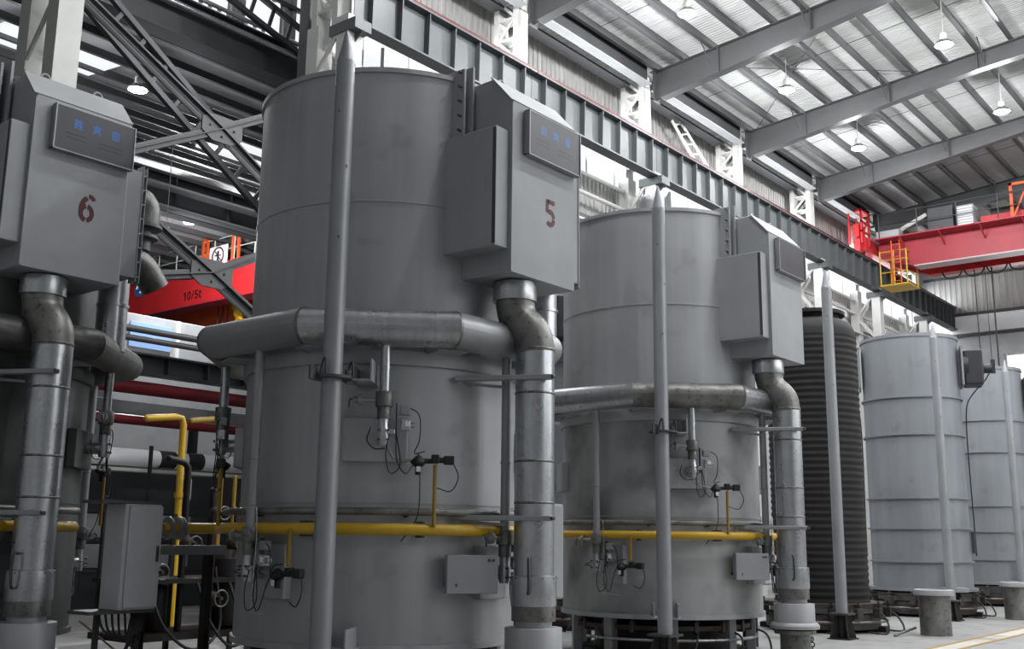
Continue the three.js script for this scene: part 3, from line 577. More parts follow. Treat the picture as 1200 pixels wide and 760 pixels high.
function flue() {                                           // galvanised exhaust pipe with dog-leg, bands, sleeve and bottom socket
  const t = thing('exhaust_pipe', '', 'exhaust pipe', [0, 0, 0]);
  const x = .1, z0 = 1.80, z1 = 2.04, r = .195, ox = .035;
  part(t, 'top_collar', lathe([[.2, 3.98], [.225, 3.98], [.225, 4.17], [.2, 4.17]], 36).translate(x - ox, 0, z0), M.galv);
  part(t, 'upper_bend', rod([x - ox, 4.1, z0], [x - ox, 3.92, z0 + .01], .2, 36), M.galvOld);
  part(t, 'elbow', pipe([[x - ox, 4.0, z0], [x - ox, 3.80, z0 + .03], [x, 3.62, z1 - .02], [x, 3.42, z1]], .197, 24, 36), M.galvOld);
  const cuts = [3.46, 3.02, 2.35, 1.95, 1.22];
  for (let i = 0; i < cuts.length - 1; i++) {
    const s = part(t, 'pipe_section', cyl(r, cuts[i] - cuts[i + 1], x, cuts[i + 1], z1, 40), M.galv);
    part(s, 'seam_bead', lathe([[r, -.012], [r + .006, -.006], [r + .006, .006], [r, .012]], 40).translate(x, cuts[i], z1), M.galvOld);
  }
  part(t, 'sleeve', lathe([[.2, .98], [.222, .98], [.222, 1.26], [.205, 1.265], [.19, 1.27]], 40).translate(x, 0, z1), M.galv);
  for (let i = 0; i < 10; i++) part(t, 'sleeve_screw', polar(cylZ(.006, .012, 0, 0, 0, 6), .224, i * 36 + 12, 1.24).map(g => g.translate(x, 0, z1)), M.steelDark);
  part(t, 'lower_sleeve', lathe([[.19, .84], [.212, .84], [.212, .98], [.19, .98]], 40).translate(x, 0, z1), M.galvOld);
  part(t, 'spigot', cyl(.178, .24, x, .64, z1, 36), M.shell);
  part(t, 'socket_collar', lathe([[.29, .52], [.275, .52], [.275, .78], [.20, .785], [.178, .785]], 40).translate(x, 0, z1), M.shell);
  part(t, 'socket_flange', lathe([[.2, .45], [.33, .45], [.335, .49], [.30, .53], [.2, .53]], 40).translate(x, 0, z1), M.shell);
  part(t, 'handle', tube([[x - .19, 1.42, z1 + .09], [x - .25, 1.42, z1 + .13], [x - .25, 1.12, z1 + .13], [x - .22, 1.1, z1 + .1]], .014, 20, 8), M.steel);
  for (const y of [3.16, 1.8]) { const b = part(t, 'support_arm', [beam([-.42, y, 1.44], [.02, y, z1 + .28], .09, .05), beam([-.3, y - .03, 1.42], [.0, y - .06, 1.75], .03, .03)], M.ductGrey); part(b, 'arm_bolt', [bx(.05, .035, .05, .0, y, z1 + .29)], M.steelDark); }
  return t;
}
function fluestub() {
  const t = thing('flue_stub', '', 'flue stub', [0, 0, 0]);
  part(t, 'stub_pipe', lathe([[.215, 0], [.205, 0], [.205, .42], [.19, .42]], 36), M.galvOld);
  part(t, 'hook_chain', [.1, .17, .24, .31].map(y => new THREE.TorusGeometry(.03, .009, 6, 12).rotateY(y * 20).translate(.12, y, .19)), M.steelDark);
  part(t, 'top_flange', lathe([[.2, .38], [.28, .38], [.28, .43], [.2, .43]], 36), M.galvOld);
  return t;
}
function gasMain() {
  const t = thing('gas_main', '', 'gas pipe', [0, 0, 0]);
  const r = .055, R = 1.66;
  part(t, 'ring_pipe', [arcTube(R, r, 1.68, 60, 222, 64, 14), new THREE.SphereGeometry(r, 12, 8).translate(...pol(R, 60, 1.68).toArray())], M.yellow);
  const p = pol(R, 222, 1.68);
  part(t, 'inlet_run', capped([[p.x, 1.68, p.z], [p.x - .03, 1.68, p.z - .42], [p.x - .33, 1.68, p.z - .51]], r, 40, 14), M.yellow);
  const f = V3(p.x - .17, 1.68, p.z - .47);
  for (const [dx, dz] of [[0, 0], [-.035, 0], [-.13, -.03]]) part(t, 'flange', cylX(.12, .025, f.x + dx, f.y, f.z + dz), M.ductGrey, 'grey bolted flange');
  parts(t, 'clip', [120, 160, 84].map(a => polar(bx(.04, .15, .19, 0, 0, -.09), R, a, 1.68)[0]), M.steelDark);
  return t;
}
function airMain() {
  const t = thing('thin_ring_pipe', '', 'pipe', [0, 0, 0]);
  part(t, 'ring_pipe', arcTube(1.615, .036, 1.845, 55, 215, 64, 12), M.galvOld);
  parts(t, 'standoff', [70, 95, 125, 155, 185].map(a => polar(bx(.03, .05, .13, 0, 0, -.06), 1.6, a, 1.82)[0]), M.steelDark);
  return t;
}
function burner(upper) {                                    // local frame: tangent x (to the right seen from outside), up y, outward z; origin on the ring radius
  const t = thing('burner_unit', '', 'burner', [0, 0, 0]);
  const yb = upper ? 2.55 : 1.28, top = 3.46, z = .24, out = V3(0, 0, 0);
  part(t, 'down_pipe', cyl(.048, top - yb - .34, 0, yb + .34, z, 20), upper ? M.galv : M.ductGrey);
  if (!upper) part(t, 'pipe_joint', lathe([[.048, -.015], [.054, -.012], [.054, .012], [.048, .015]], 20).translate(0, 2.35, z), M.ductGrey);
  part(t, 'sleeve', [lathe([[.05, yb + .27], [.085, yb + .27], [.085, yb + .41], [.05, yb + .41]], 24).translate(0, 0, z), lathe([[.03, yb + .15], [.064, yb + .15], [.064, yb + .27], [.03, yb + .27]], 24).translate(0, 0, z)], M.galvOld);
  const b = part(t, 'burner_body', [lathe([[.02, yb - .1], [.05, yb - .1], [.062, yb - .05], [.062, yb + .04], [.05, yb + .08], [.05, yb + .15], [.02, yb + .15]], 20).translate(0, 0, z), cylZ(.07, .22, 0, yb, .1), cylZ(.095, .03, 0, yb, .03), bx(.1, .05, .05, .06, yb + .03, z + .03)], M.galv);
  parts(b, 'bolt', [-1, 1].flatMap(sx => [-1, 1].map(sy => cylZ(.011, .03, sx * .045, yb + sy * .045, z + .065, 6))), M.steelDark);
  const hw = part(t, 'side_valve', [cylX(.022, .16, -.15, yb + .33, z), cylX(.058, .03, -.23, yb + .33, z, 20), cylX(.03, .05, -.27, yb + .33, z)], M.ductGrey);
  part(hw, 'hand_lever', tube([[-.27, yb + .33, z], [-.32, yb + .33, z + .02], [-.33, yb + .25, z + .03]], .008, 10, 6), M.steelDark);
  const ix = upper ? .20 : .20;
  const ig = part(t, 'ignition_box', bx(.10, .09, .07, ix, yb + .24, z - .03), M.ductGrey); part(t, 'flame_sensor', [bx(.09, .11, .08, ix + .01, yb + .1, z - .02), cylX(.025, .05, ix + .07, yb + .1, z - .02)], M.galv);
  part(ig, 'white_label', bx(.045, .05, .006, ix + .025, yb + .11, z + .025), M.white, 'small white label');
  part(t, 'mounting_strip', bx(.012, .34, .05, .12, yb + .14, z - .06), M.steelDark);
  // gas train: branch pipe, solenoid valve, regulator, meeting the yellow ring pipe
  const gx = upper ? .50 : .52, yr = upper ? yb - .26 : yb - .05, zz = .17;
  part(t, 'gas_branch', upper ? capped([[gx, 1.72, zz - .0], [gx, yr - .02, zz]], .019, 8, 10) : capped([[gx - .02, 1.66, zz], [gx - .02, yr + .12, zz]], .021, 8, 10), M.yellowDull);
  part(t, 'gas_valve', [bx(.075, .085, .075, gx, yr + .05, zz, {}), cylX(.028, .12, gx + .08, yr + .04, zz), bx(.1, .085, .075, gx + .13, yr + .04, zz), cylX(.024, .22, gx - .08, yr + .03, zz)], M.dark);
  const rg = part(t, 'regulator', [lathe([[.0, -.05], [.04, -.045], [.075, -.01], [.075, .01], [.04, .04], [.02, .06], [0, .065]], 20).rotateX(.2).translate(gx - .16, yr + .02, zz), cyl(.028, .09, gx - .16, yr - .1, zz, 12)], M.dark);
  part(rg, 'white_tag', bx(.04, .05, .006, gx - .16, yr - .05, zz + .06), M.white, 'small white tag');
  part(t, 'gas_link', capped([[gx - .22, yr + .03, zz], [.1, yr + .05, zz], [.03, yb - .08, z]], .014, 24, 8), M.ductGrey);
  const cab = (pts, r = .006) => part(t, 'cable', tube(pts, r, 28, 6), M.rubber);
  cab([[ix + .05, yb + .26, z], [ix + .13, yb + .2, z + .02], [ix + .14, yb - .05, z], [gx - .2, yr + .1, zz + .03], [gx - .1, yr + .12, zz]]);
  cab([[.06, yb + .02, z + .03], [.03, yb - .2, z + .05], [.08, yb - .36, z + .05], [.16, yb - .30, z + .02], [.12, yb + .05, z]]);
  cab([[.12, yb + .0, z], [.14, yb - .25, z + .03], [.22, yb - .36, z + .04], [.3, yr, zz + .04], [gx - .14, yr + .05, zz]]);
  cab([[gx + .17, yr + .02, zz], [gx + .22, yr - .12, zz + .03], [gx + .15, yr - .25, zz + .03], [gx + .02, yr - .22, zz]]);
  if (upper) { cab([[.34, yr + .1, zz], [.36, yr - .2, zz + .01], [.34, yr - .5, zz], [.2, yr - .72, .12]]); cab([[-.12, yb + .08, .12], [-.15, yb - .04, .14], [-.08, yb - .12, .16], [.02, yb - .12, .2]]); }
  else { part(t, 'impulse_line', tube([[.03, yb + .62, z + .03], [.12, yb + .60, z + .03], [.13, yb + .3, z + .02], [.10, yb - .38, z + .02], [.36, yb - .40, z]], .006, 40, 6, false, 0), M.galv); cab([[-.1, yb - .02, z], [-.18, yb - .01, z + .02], [-.2, yb + .02, .12]]); }
  return t;
}
const protoB = { up: burner(true), low: burner(false) };
const used = new Set();
function setBurner(kind, f, a, label) {
  const c = f.at, p = V3(c[0] + R1 * Math.cos(a * Math.PI / 180), 0, -c[2] + R1 * Math.sin(a * Math.PI / 180));
  let o = protoB[kind]; if (used.has(kind)) { o = o.clone(); o.name = numbered('burner_unit'); o.userData = { ...o.userData }; scene.add(o); } else used.add(kind);
  o.position.copy(p); o.rotation.y = Math.PI / 2 - a * Math.PI / 180; o.userData.label = label; return o;
}
function junctionBox() {
  const t = thing('junction_box', '', 'box', [0, 0, 0]);
  const face = g => { g.rotateY(Math.PI / 2 - 128 * Math.PI / 180); const p = pol(R1 + .2, 102, 1.27); return g.translate(p.x, p.y, p.z); };
  part(t, 'case', face(bx(.50, .36, .10, 0, 0, 0, { r: .008 })), M.cabinet);
  part(t, 'lid', face(bx(.49, .35, .012, 0, 0, .055)), M.cabinet);
  parts(t, 'lock', [.2, .16].map(x => face(cylZ(.014, .014, x, .13, .065, 12))), M.steelDark);
  parts(t, 'bracket', polar([bx(.05, .04, .22, -.15, -.1, .08), bx(.05, .04, .22, .15, -.1, .08)], R1, 102, 1.27), M.steelDark);
  return t;
}
function furnaceBase() {
  const t = thing('furnace_base', '', 'base', [0, 0, 0]);
  part(t, 'plinth', lathe([[1.25, 0], [1.22, .10], [1.0, .10]], 64), M.base);
  part(t, 'core_drum', lathe([[1.0, .05], [1.0, .56], [.2, .56]], 64), M.dark);
  part(t, 'sealing_flange', lathe([[1.0, .40], [1.28, .40], [1.28, .46], [1.0, .46]], 64), M.base);
  for (let a = 20; a < 380; a += 40) part(t, 'foot', polar([bx(.14, .56, .14, 0, .28, 0), bx(.22, .03, .22, 0, .02, 0)], 1.28, a + 3, 0), M.ductGrey);
  for (let a = 0; a < 360; a += 20) { const c = part(t, 'clamp', polar([bx(.07, .16, .1, 0, .44, .05), cyl(.018, .2, 0, .38, .08, 8)], 1.2, a + 8, 0), M.base); }
  part(t, 'water_pipe', arcTube(1.36, .022, .28, 40, 200, 48, 8), M.galv);
  parts(t, 'hose', [100, 128, 150, 62].map(a => tube([pol(1.2, a, .4), pol(1.5, a + 3, .3), pol(1.55, a + 8, .04), pol(1.3, a + 14, .05)], .016, 20, 6)), M.rubber);
  return t;
}
function post(label, U, V = 7.35) {
  const t = thing('guide_post', label, 'post', [U, 0, V]);
  part(t, 'shaft', lathe([[.098, .42], [.095, 3], [.092, 6.14]], 28), M.post);
  part(t, 'tip', lathe([[.092, 6.14], [.075, 6.2], [.03, 6.4], [.012, 6.46], [.001, 6.47]], 24), M.post);
  part(t, 'tip_fin', [0, 1.57].map(r => extr([[-.1, 6.1], [.1, 6.1], [.02, 6.44], [-.02, 6.44]], .012).translate(0, 0, -.006).rotateY(r + .6)), M.post);
  part(t, 'base_plate', bb(-.17, .17, .40, .43, -.17, .17), M.steelDark);
  part(t, 'stand', [0, 1, 2, 3].map(i => extr([[.04, .0], [.24, 0], [.14, .4], [.04, .4]], .02).translate(0, 0, -.01).rotateY(i * Math.PI / 2 + .78)).concat([cyl(.08, .4, 0, 0, 0, 12), bb(-.2, .2, 0, .02, -.2, .2)]), M.dark);
  part(t, 'scratch', [[.096, 5.05], [.096, 4.35], [.096, 5.6]].map(([r, y], i) => polar(bx(.012, .03, .003), r, 100 + i * 30, y)[0]), M.steelDark, 'small chipped mark');
  return t;
}
const protos = { shell: furnaceShell(), duct: airDuct(), flue: flue(), stub: fluestub(), gas: gasMain(), thin: airMain(), box: junctionBox(), base: furnaceBase() };
const first = new Set();
function put(key, f, label, shift = [0, 0]) {
  const pos = [f.at[0] + shift[0], f.at[1], f.at[2] + shift[1]];
  if (!first.has(key)) { first.add(key); const o = protos[key]; o.position.set(pos[0], pos[1], -pos[2]); o.userData.label = label; return o; }
  return dup(protos[key], pos, label);
}
for (const f of FUR) {
  const sh = put('shell', f, { 5: 'largest silver-grey bell furnace, in the middle, below the red 5', 4: 'silver-grey bell furnace right of furnace 5, below the blank dark sign', 6: 'dark grey bell furnace at the left edge, below the red 6' }[f.k]);
  if (f.k === 4) sh.children.filter(c => c.name === 'lower_shell').forEach(c => { c.material = M.soot; });
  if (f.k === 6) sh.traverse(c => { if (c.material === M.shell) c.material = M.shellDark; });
  const dd = put('duct', f, `galvanised ring air duct around the waist of ${f.who}`);
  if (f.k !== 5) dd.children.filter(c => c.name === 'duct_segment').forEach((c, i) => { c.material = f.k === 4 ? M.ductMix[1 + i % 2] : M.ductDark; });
  put('flue', f, `galvanised exhaust pipe in front of ${f.who}`);
  put('stub', f, `floor pipe stub under the exhaust pipe of ${f.who}`, [.1, -2.04]);
  put('gas', f, `yellow gas ring pipe around ${f.who}`);
  put('thin', f, `thin grey ring pipe around ${f.who}`);
  put('box', f, `plain grey junction box low on ${f.who}`);
  put('base', f, `dark clamped furnace base under ${f.who}`);
  const h = housing(f.k); h.position.set(f.at[0], 0, -f.at[2]);
  h.userData.label = { 5: 'angular grey steel housing painted with a red 5, centre of the photo', 4: 'angular grey steel housing with a blank dark sign, right of furnace 5', 6: 'angular grey housing at the left edge, painted with a red stencilled 6' }[f.k];
}
const by = Object.fromEntries(FUR.map(f => [f.k, f]));
setBurner('up', by[5], 134, 'upper burner with looping black cables right of the guide post on furnace 5');
setBurner('up', by[4], 134, 'upper burner with cables right of the guide post on the furnace with the blank sign');
setBurner('up', by[5], 222, 'upper burner at the left rear edge of furnace 5, seen in silhouette');
setBurner('up', by[6], 42, 'upper burner on the right side of the furnace marked 6');
setBurner('low', by[5], 180, 'low burner at the left side of furnace 5 with a long down pipe');
setBurner('low', by[5], 88, 'low burner beside the exhaust pipe of furnace 5');
setBurner('low', by[4], 180, 'low burner at the left side of the furnace with the blank sign');
setBurner('low', by[4], 90, 'low burner beside the exhaust pipe of the furnace with the blank sign');
setBurner('low', by[6], 2, 'low burner at the right edge of the furnace marked 6');
post('tall grey guide post with pointed tip standing in front of furnace 5', 6.53);
post('tall grey guide post with pointed tip in front of the furnace with the blank sign', 12.39);
post('tall grey guide post in front of the black ribbed inner cover', 18.27);
post('grey guide post in front of the nearer pale cooling bell', 24.31);
post('grey guide post at the right edge in front of the farther pale cooling bell', 30.3);
{ // elbow duct at the back of furnace 6
  const t = thing('elbow_duct', 'grey U-shaped elbow duct behind the housing marked 6', 'duct', [by[6].at[0] + .2, 0, by[6].at[2]]);
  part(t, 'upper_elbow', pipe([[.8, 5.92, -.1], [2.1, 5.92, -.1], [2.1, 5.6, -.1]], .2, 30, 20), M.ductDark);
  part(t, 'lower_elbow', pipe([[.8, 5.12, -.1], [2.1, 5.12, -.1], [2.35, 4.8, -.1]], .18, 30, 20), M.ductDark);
  part(t, 'flange_pair', [cyl(.24, .04, 2.1, 5.56, -.1, 24), cyl(.13, .3, 2.07, 5.26, -.1, 20), cyl(.22, .04, 2.07, 5.42, -.1, 24)], M.steelDark);
}
// ------------------------------------------------------------------ ribbed inner cover (third place in the row)
{
  const t = thing('inner_cover', 'tall black corrugated cylindrical inner cover behind the third guide post', 'cover', [20.08, 0, 8.46]);
  const pr = []; const N = 41, y0 = .5, y1 = 5.55; for (let i = 0; i <= N * 4; i++) { const y = y0 + (y1 - y0) * i / (N * 4); pr.push([.874 + .010 * Math.sin(i / 4 * Math.PI * 2), y]); }
  part(t, 'corrugated_body', lathe(pr, 72), M.inner);
  part(t, 'shoulder', lathe([[.87, 5.55], [.86, 5.68], [.80, 5.82], [.70, 5.9], [.62, 5.93], [.58, 5.95]], 64), M.inner);
  part(t, 'neck_flange', lathe([[.56, 5.9], [.58, 6.02], [.68, 6.02], [.68, 6.09], [.001, 6.12]], 64), M.inner);
}
function lowBase(label, U, V, R) {
  const t = thing('loading_base', label, 'base', [U, 0, V]);
  part(t, 'ring_body', lathe([[R + .1, .06], [R + .1, .32], [R + .02, .34]], 64), M.base);
  part(t, 'flange_ring', lathe([[R - .1, .44], [R + .16, .44], [R + .16, .52], [R - .1, .52]], 64), M.base);
  part(t, 'upper_ring', lathe([[R - .05, .32], [R + .02, .34], [R + .02, .45]], 64), M.ductGrey);
  for (let a = 0; a < 360; a += 24) part(t, 'clamp', polar([bx(.12, .18, .14, 0, .36, .1), cyl(.025, .26, 0, .3, .12, 8), bx(.05, .05, .2, 0, .5, .08)], R + .12, a + 5, 0), a % 72 ? M.base : M.dark);
  part(t, 'water_pipe', arcTube(R + .22, .024, .2, 30, 200, 40, 8), M.galvOld);
  parts(t, 'foot', [0, 60, 120, 180, 240, 300].map(a => polar(bx(.3, .1, .35, 0, .05, .1), R - .05, a + 20, 0)[0]), M.dark);
  parts(t, 'hose', [60, 100, 140].map(a => tube([pol(R + .2, a, .4), pol(R + .42, a + 3, .25), pol(R + .5, a + 7, .03), pol(R + .2, a + 14, .03)], .018, 20, 6)), M.rubber);
  return t;
}
lowBase('clamped base ring under the black ribbed inner cover', 20.08, 8.46, .95);
lowBase('clamped base ring under the nearer pale cooling bell', 25.96, 8.46, 1.02);
lowBase('clamped base ring under the farther pale cooling bell', 31.9, 8.46, 1.02);
lowBase('clamped base ring under the back-row bell behind the blank-signed furnace', 17.2, 12.3, 1.02);
function stubFree(label, U, V) {
  const t = thing('flue_socket', label, 'flue socket', [U, 0, V]);
  part(t, 'pipe', lathe([[.275, 0], [.27, .02], [.27, .70], [.24, .72]], 40), M.galvOld);
  part(t, 'rim', lathe([[.26, .70], [.345, .70], [.35, .73], [.345, .79], [.3, .80], [.24, .80], [.24, .6]], 40), M.plain);
  part(t, 'chain', [.3, .37, .44, .51, .58].map((y, i) => new THREE.TorusGeometry(.035, .01, 6, 12).rotateY(i * 1.5).translate(.2, y, .2)), M.steelDark);
  return t;
}
stubFree('free-standing grey flue socket on the floor in front of the nearer cooling bell', 20.26, 6.42);
stubFree('free-standing grey flue socket at the right edge of the photo', 25.9, 6.42);
// ------------------------------------------------------------------ pale cooling bells
{
  const r = 1.1, t = thing('cooling_bell', '', 'cooling bell', [25.96, 0, 8.46]);
  const bands = [.58, 1.21, 1.95, 2.63, 4.08, 4.95, 6.42];
  for (let i = 0; i < bands.length - 1; i++) { const s = part(t, 'shell_course', lathe([[r, bands[i]], [r, bands[i + 1]]], 72), M.shellPale); part(s, 'band', lathe([[r, bands[i] - .02], [r + .05, bands[i] - .02], [r + .05, bands[i] + .02], [r, bands[i] + .02]], 72), i === 5 ? M.shellPale : M.shellPale); }
  part(t, 'bottom_flange', lathe([[r, .56], [r + .09, .56], [r + .09, .62], [r, .62]], 72), M.shellPale);
  part(t, 'roof', lathe([[r + .02, 6.36], [r + .02, 6.44], [r - .1, 6.45], [.001, 6.52]], 72), M.shellPale);
  // blowers on both sides, between bolted plates
  for (const a of [70, 250]) {
    const g = part(t, 'blower_plate', polar([bx(.9, .95, .05, 0, 0, .06)], r, a, 5.74), M.shellPale);
    part(g, 'blower_case', polar([bx(.70, .84, .42, 0, -.04, .31, { r: .05 }), cylZ(.40, .12, 0, 0, .14, 28)], r, a, 5.74), M.blower, 'dark blower case');
    part(g, 'blower_motor', polar([cylZ(.11, .2, 0, -.05, .62, 18), cylZ(.15, .04, 0, -.05, .53, 18), bx(.02, .34, .1, 0, .0, .76)], r, a, 5.74), M.blower);
    part(g, 'cable', polar(tube([[0, -.1, .7], [.05, -.35, .55], [.0, -.5, .4], [.03, -.75, .2], [0, -.95, .12], [0, -4.4, .1]], .016, 40, 6), r, a, 5.74), M.rubber);
  }
  part(t, 'cable_clip_box', polar(bx(.08, .5, .08, 0, 0, .06), r, 82, 1.65), M.steelDark);
  part(t, 'guide_bracket', [polar(bx(.16, .55, .05, 0, .16, .2, { rz: .12 }), r, 135, .75)[0], polar(bx(.5, .1, .5, .1, 0, .3), r, 140, .62)[0]], M.ductGrey, 'slanted guide bracket');
  t.userData.label = 'nearer pale grey banded cooling bell with dark blower boxes, right of the ribbed black cover';
  dup(t, [31.9, 0, 8.46], 'farther pale grey banded cooling bell at the right edge of the photo');
  dup(t, [17.2, 0, 12.3], 'pale back-row bell glimpsed right of the exhaust pipe of furnace 5', 1.9);
}
// ------------------------------------------------------------------ red overhead crane on the right
{
  const t = thing('overhead_crane', 'red double-girder overhead crane with walkway on the right', 'crane', [0, 0, 0]);
  const box = (u0, u1, h0, h1, v0, v1) => bb(u0, u1, h0, h1, -v1, -v0);
  const nearProf = [[-14.6, 12.95], [-13.2, 12.42], [14, 12.42], [14, 13.55], [-14.6, 13.55]];
  part(t, 'near_girder', extr(nearProf, .5).rotateY(-Math.PI / 2).translate(42.5, 0, 0), M.redDeep, 'deep red near girder');
  part(t, 'bottom_plate', box(41.88, 42.62, 12.38, 12.43, -14, 13.2), mat(lin(.55, .42, .42), .5, 0, paintTex), 'pale bottom plate');
  part(t, 'far_girder', extr(nearProf, .5).rotateY(-Math.PI / 2).translate(44.3, 0, 0), M.red, 'bright red far girder');
  const et = part(t, 'end_truck', [box(41.0, 45.2, 13.1, 13.65, 14.75, 15.2), box(40.6, 41.1, 13.05, 13.5, 14.85, 15.1)], M.red);
  parts(et, 'wheel', [41.2, 44.9].map(u => cylZ(.18, .14, u, 13.14, -15.0, 20)), M.dark);
  part(et, 'buffer_frame', [[40.5, 14.7], [40.5, 15.2], [41.3, 14.7], [41.3, 15.2]].map(([u, v]) => box(u, u + .07, 13.3, 14.7, v, v + .07)).concat([box(40.5, 41.4, 14.6, 14.68, 14.7, 15.27), box(40.5, 41.4, 14.15, 14.22, 14.7, 14.77), box(40.5, 41.4, 13.75, 13.82, 14.7, 14.77), beam(P(40.5, 13.5, 14.7), P(41.3, 14.6, 14.7), .06, .06), box(40.55, 41.2, 13.6, 14.1, 14.85, 15.1)]), M.red, 'red end frame');
  part(t, 'walkway', box(41.2, 41.95, 13.5, 13.55, -14, 14.5), M.redDeep);
  const rail = []; for (let v = 14.3; v > 4; v -= 1.5) rail.push(rod(P(41.25, 13.5, v), P(41.25, 14.55, v), .025, 6)); for (const h of [14.0, 14.52]) rail.push(rod(P(41.25, h, 14.3), P(41.25, h, 4), .02, 6));
  part(t, 'handrail', rail, M.steel);
  parts(t, 'walkway_bracket', Array.from({ length: 9 }, (_, i) => beam(P(41.25, 13.5, 13.5 - i * 1.5), P(41.98, 13.1, 13.5 - i * 1.5), .05, .07)), M.redDeep);
  part(t, 'electrical_cabinet', [box(41.5, 42.2, 13.55, 14.55, 11.5, 12.45)], M.steelDark, 'dark grey cabinet');
  const lou = part(t, 'louvred_cabinet', [box(41.5, 42.2, 13.55, 14.4, 10.75, 11.35)], M.plain, 'light grey louvred box');
  for (let i = 0; i < 7; i++) part(lou, 'louvre', box(41.47, 41.5, 13.62 + i * .11, 13.67 + i * .11, 10.78, 11.32), M.white);
  part(t, 'trolley', [box(41.9, 44.4, 13.6, 13.95, 8.9, 10.6)], M.red); parts(t, 'hoist_motor', [rod(P(42.4, 14.1, 9.2), P(42.4, 14.1, 10.3), .22, 18), rod(P(43.4, 14.15, 9.0), P(43.4, 14.15, 10.4), .28, 18)], M.dark);
  part(t, 'orange_mast', [box(41.4, 41.5, 13.5, 14.9, 9.3, 9.4), box(41.4, 41.5, 13.5, 14.9, 8.7, 8.8), box(41.4, 41.5, 14.8, 14.9, 8.7, 9.4), beam(P(41.45, 13.5, 9.35), P(41.45, 14.8, 8.75), .06, .06)], M.orange, 'orange mast');
  part(t, 'pale_box', box(41.5, 42.0, 13.56, 13.9, 13.6, 14.5), M.plain);
  part(t, 'slant_brace', beam(P(41.9, 13.7, 14.2), P(41.9, 14.4, 12.6), .1, .16), M.steelWhite);
  // yellow access platform hanging at the end
  const cg = part(t, 'access_platform', [box(41.6, 42.9, 11.66, 11.72, 13.35, 14.5)], M.yellow, 'yellow platform');
  const cr = []; for (const [u, v] of [[41.6, 13.4], [41.6, 14.45], [42.85, 13.4], [41.6, 13.9], [42.85, 14.45]]) cr.push(rod(P(u, 11.7, v), P(u, 13.1, v), .03, 6)); for (const h of [12.2, 12.7, 13.05]) { cr.push(rod(P(41.6, h, 13.4), P(41.6, h, 14.45), .024, 6)); cr.push(rod(P(41.6, h, 13.4), P(42.85, h, 13.4), .024, 6)); }
  part(cg, 'platform_rail', cr, M.yellow);
  const lad = [rod(P(41.55, 11.7, 13.62), P(41.55, 13.6, 13.62), .025, 6), rod(P(41.55, 11.7, 13.95), P(41.55, 13.6, 13.95), .025, 6)]; for (let i = 0; i < 7; i++) lad.push(rod(P(41.55, 11.8 + i * .25, 13.62), P(41.55, 11.8 + i * .25, 13.95), .018, 6)); part(cg, 'platform_ladder', lad, M.orange);
  // festoon cable and load ropes
  const fest = []; for (let i = 0; i < 9; i++) { const v = 12.7 - i * .85; fest.push(tube([P(43.75, 12.44, v), P(43.75, 12.2, v - .12), P(43.75, 12.1, v - .4), P(43.75, 12.2, v - .66), P(43.75, 12.44, v - .8)], .03, 16, 6)); }
  parts(t, 'festoon_cable', fest, M.rubber);
  parts(t, 'pendant_cable', [rod(P(43.9, 12.4, 11.5), P(43.9, 7.0, 11.5), .022, 6), rod(P(43.9, 12.4, 11.1), P(43.9, 8.0, 11.1), .014, 6), rod(P(43.9, 12.4, 10.85), P(43.9, 6.0, 10.85), .03, 6)], M.rubber);
  part(t, 'painted_number', [ribbon(arcp(0, .07, .08, .075, 150, -90), .04), ribbon(arcp(0, -.075, .09, .08, 90, -150), .04)].map(g => g.rotateY(-Math.PI / 2).translate(43.79, 12.72, -11.35)), M.digit, 'black painted 3');
}
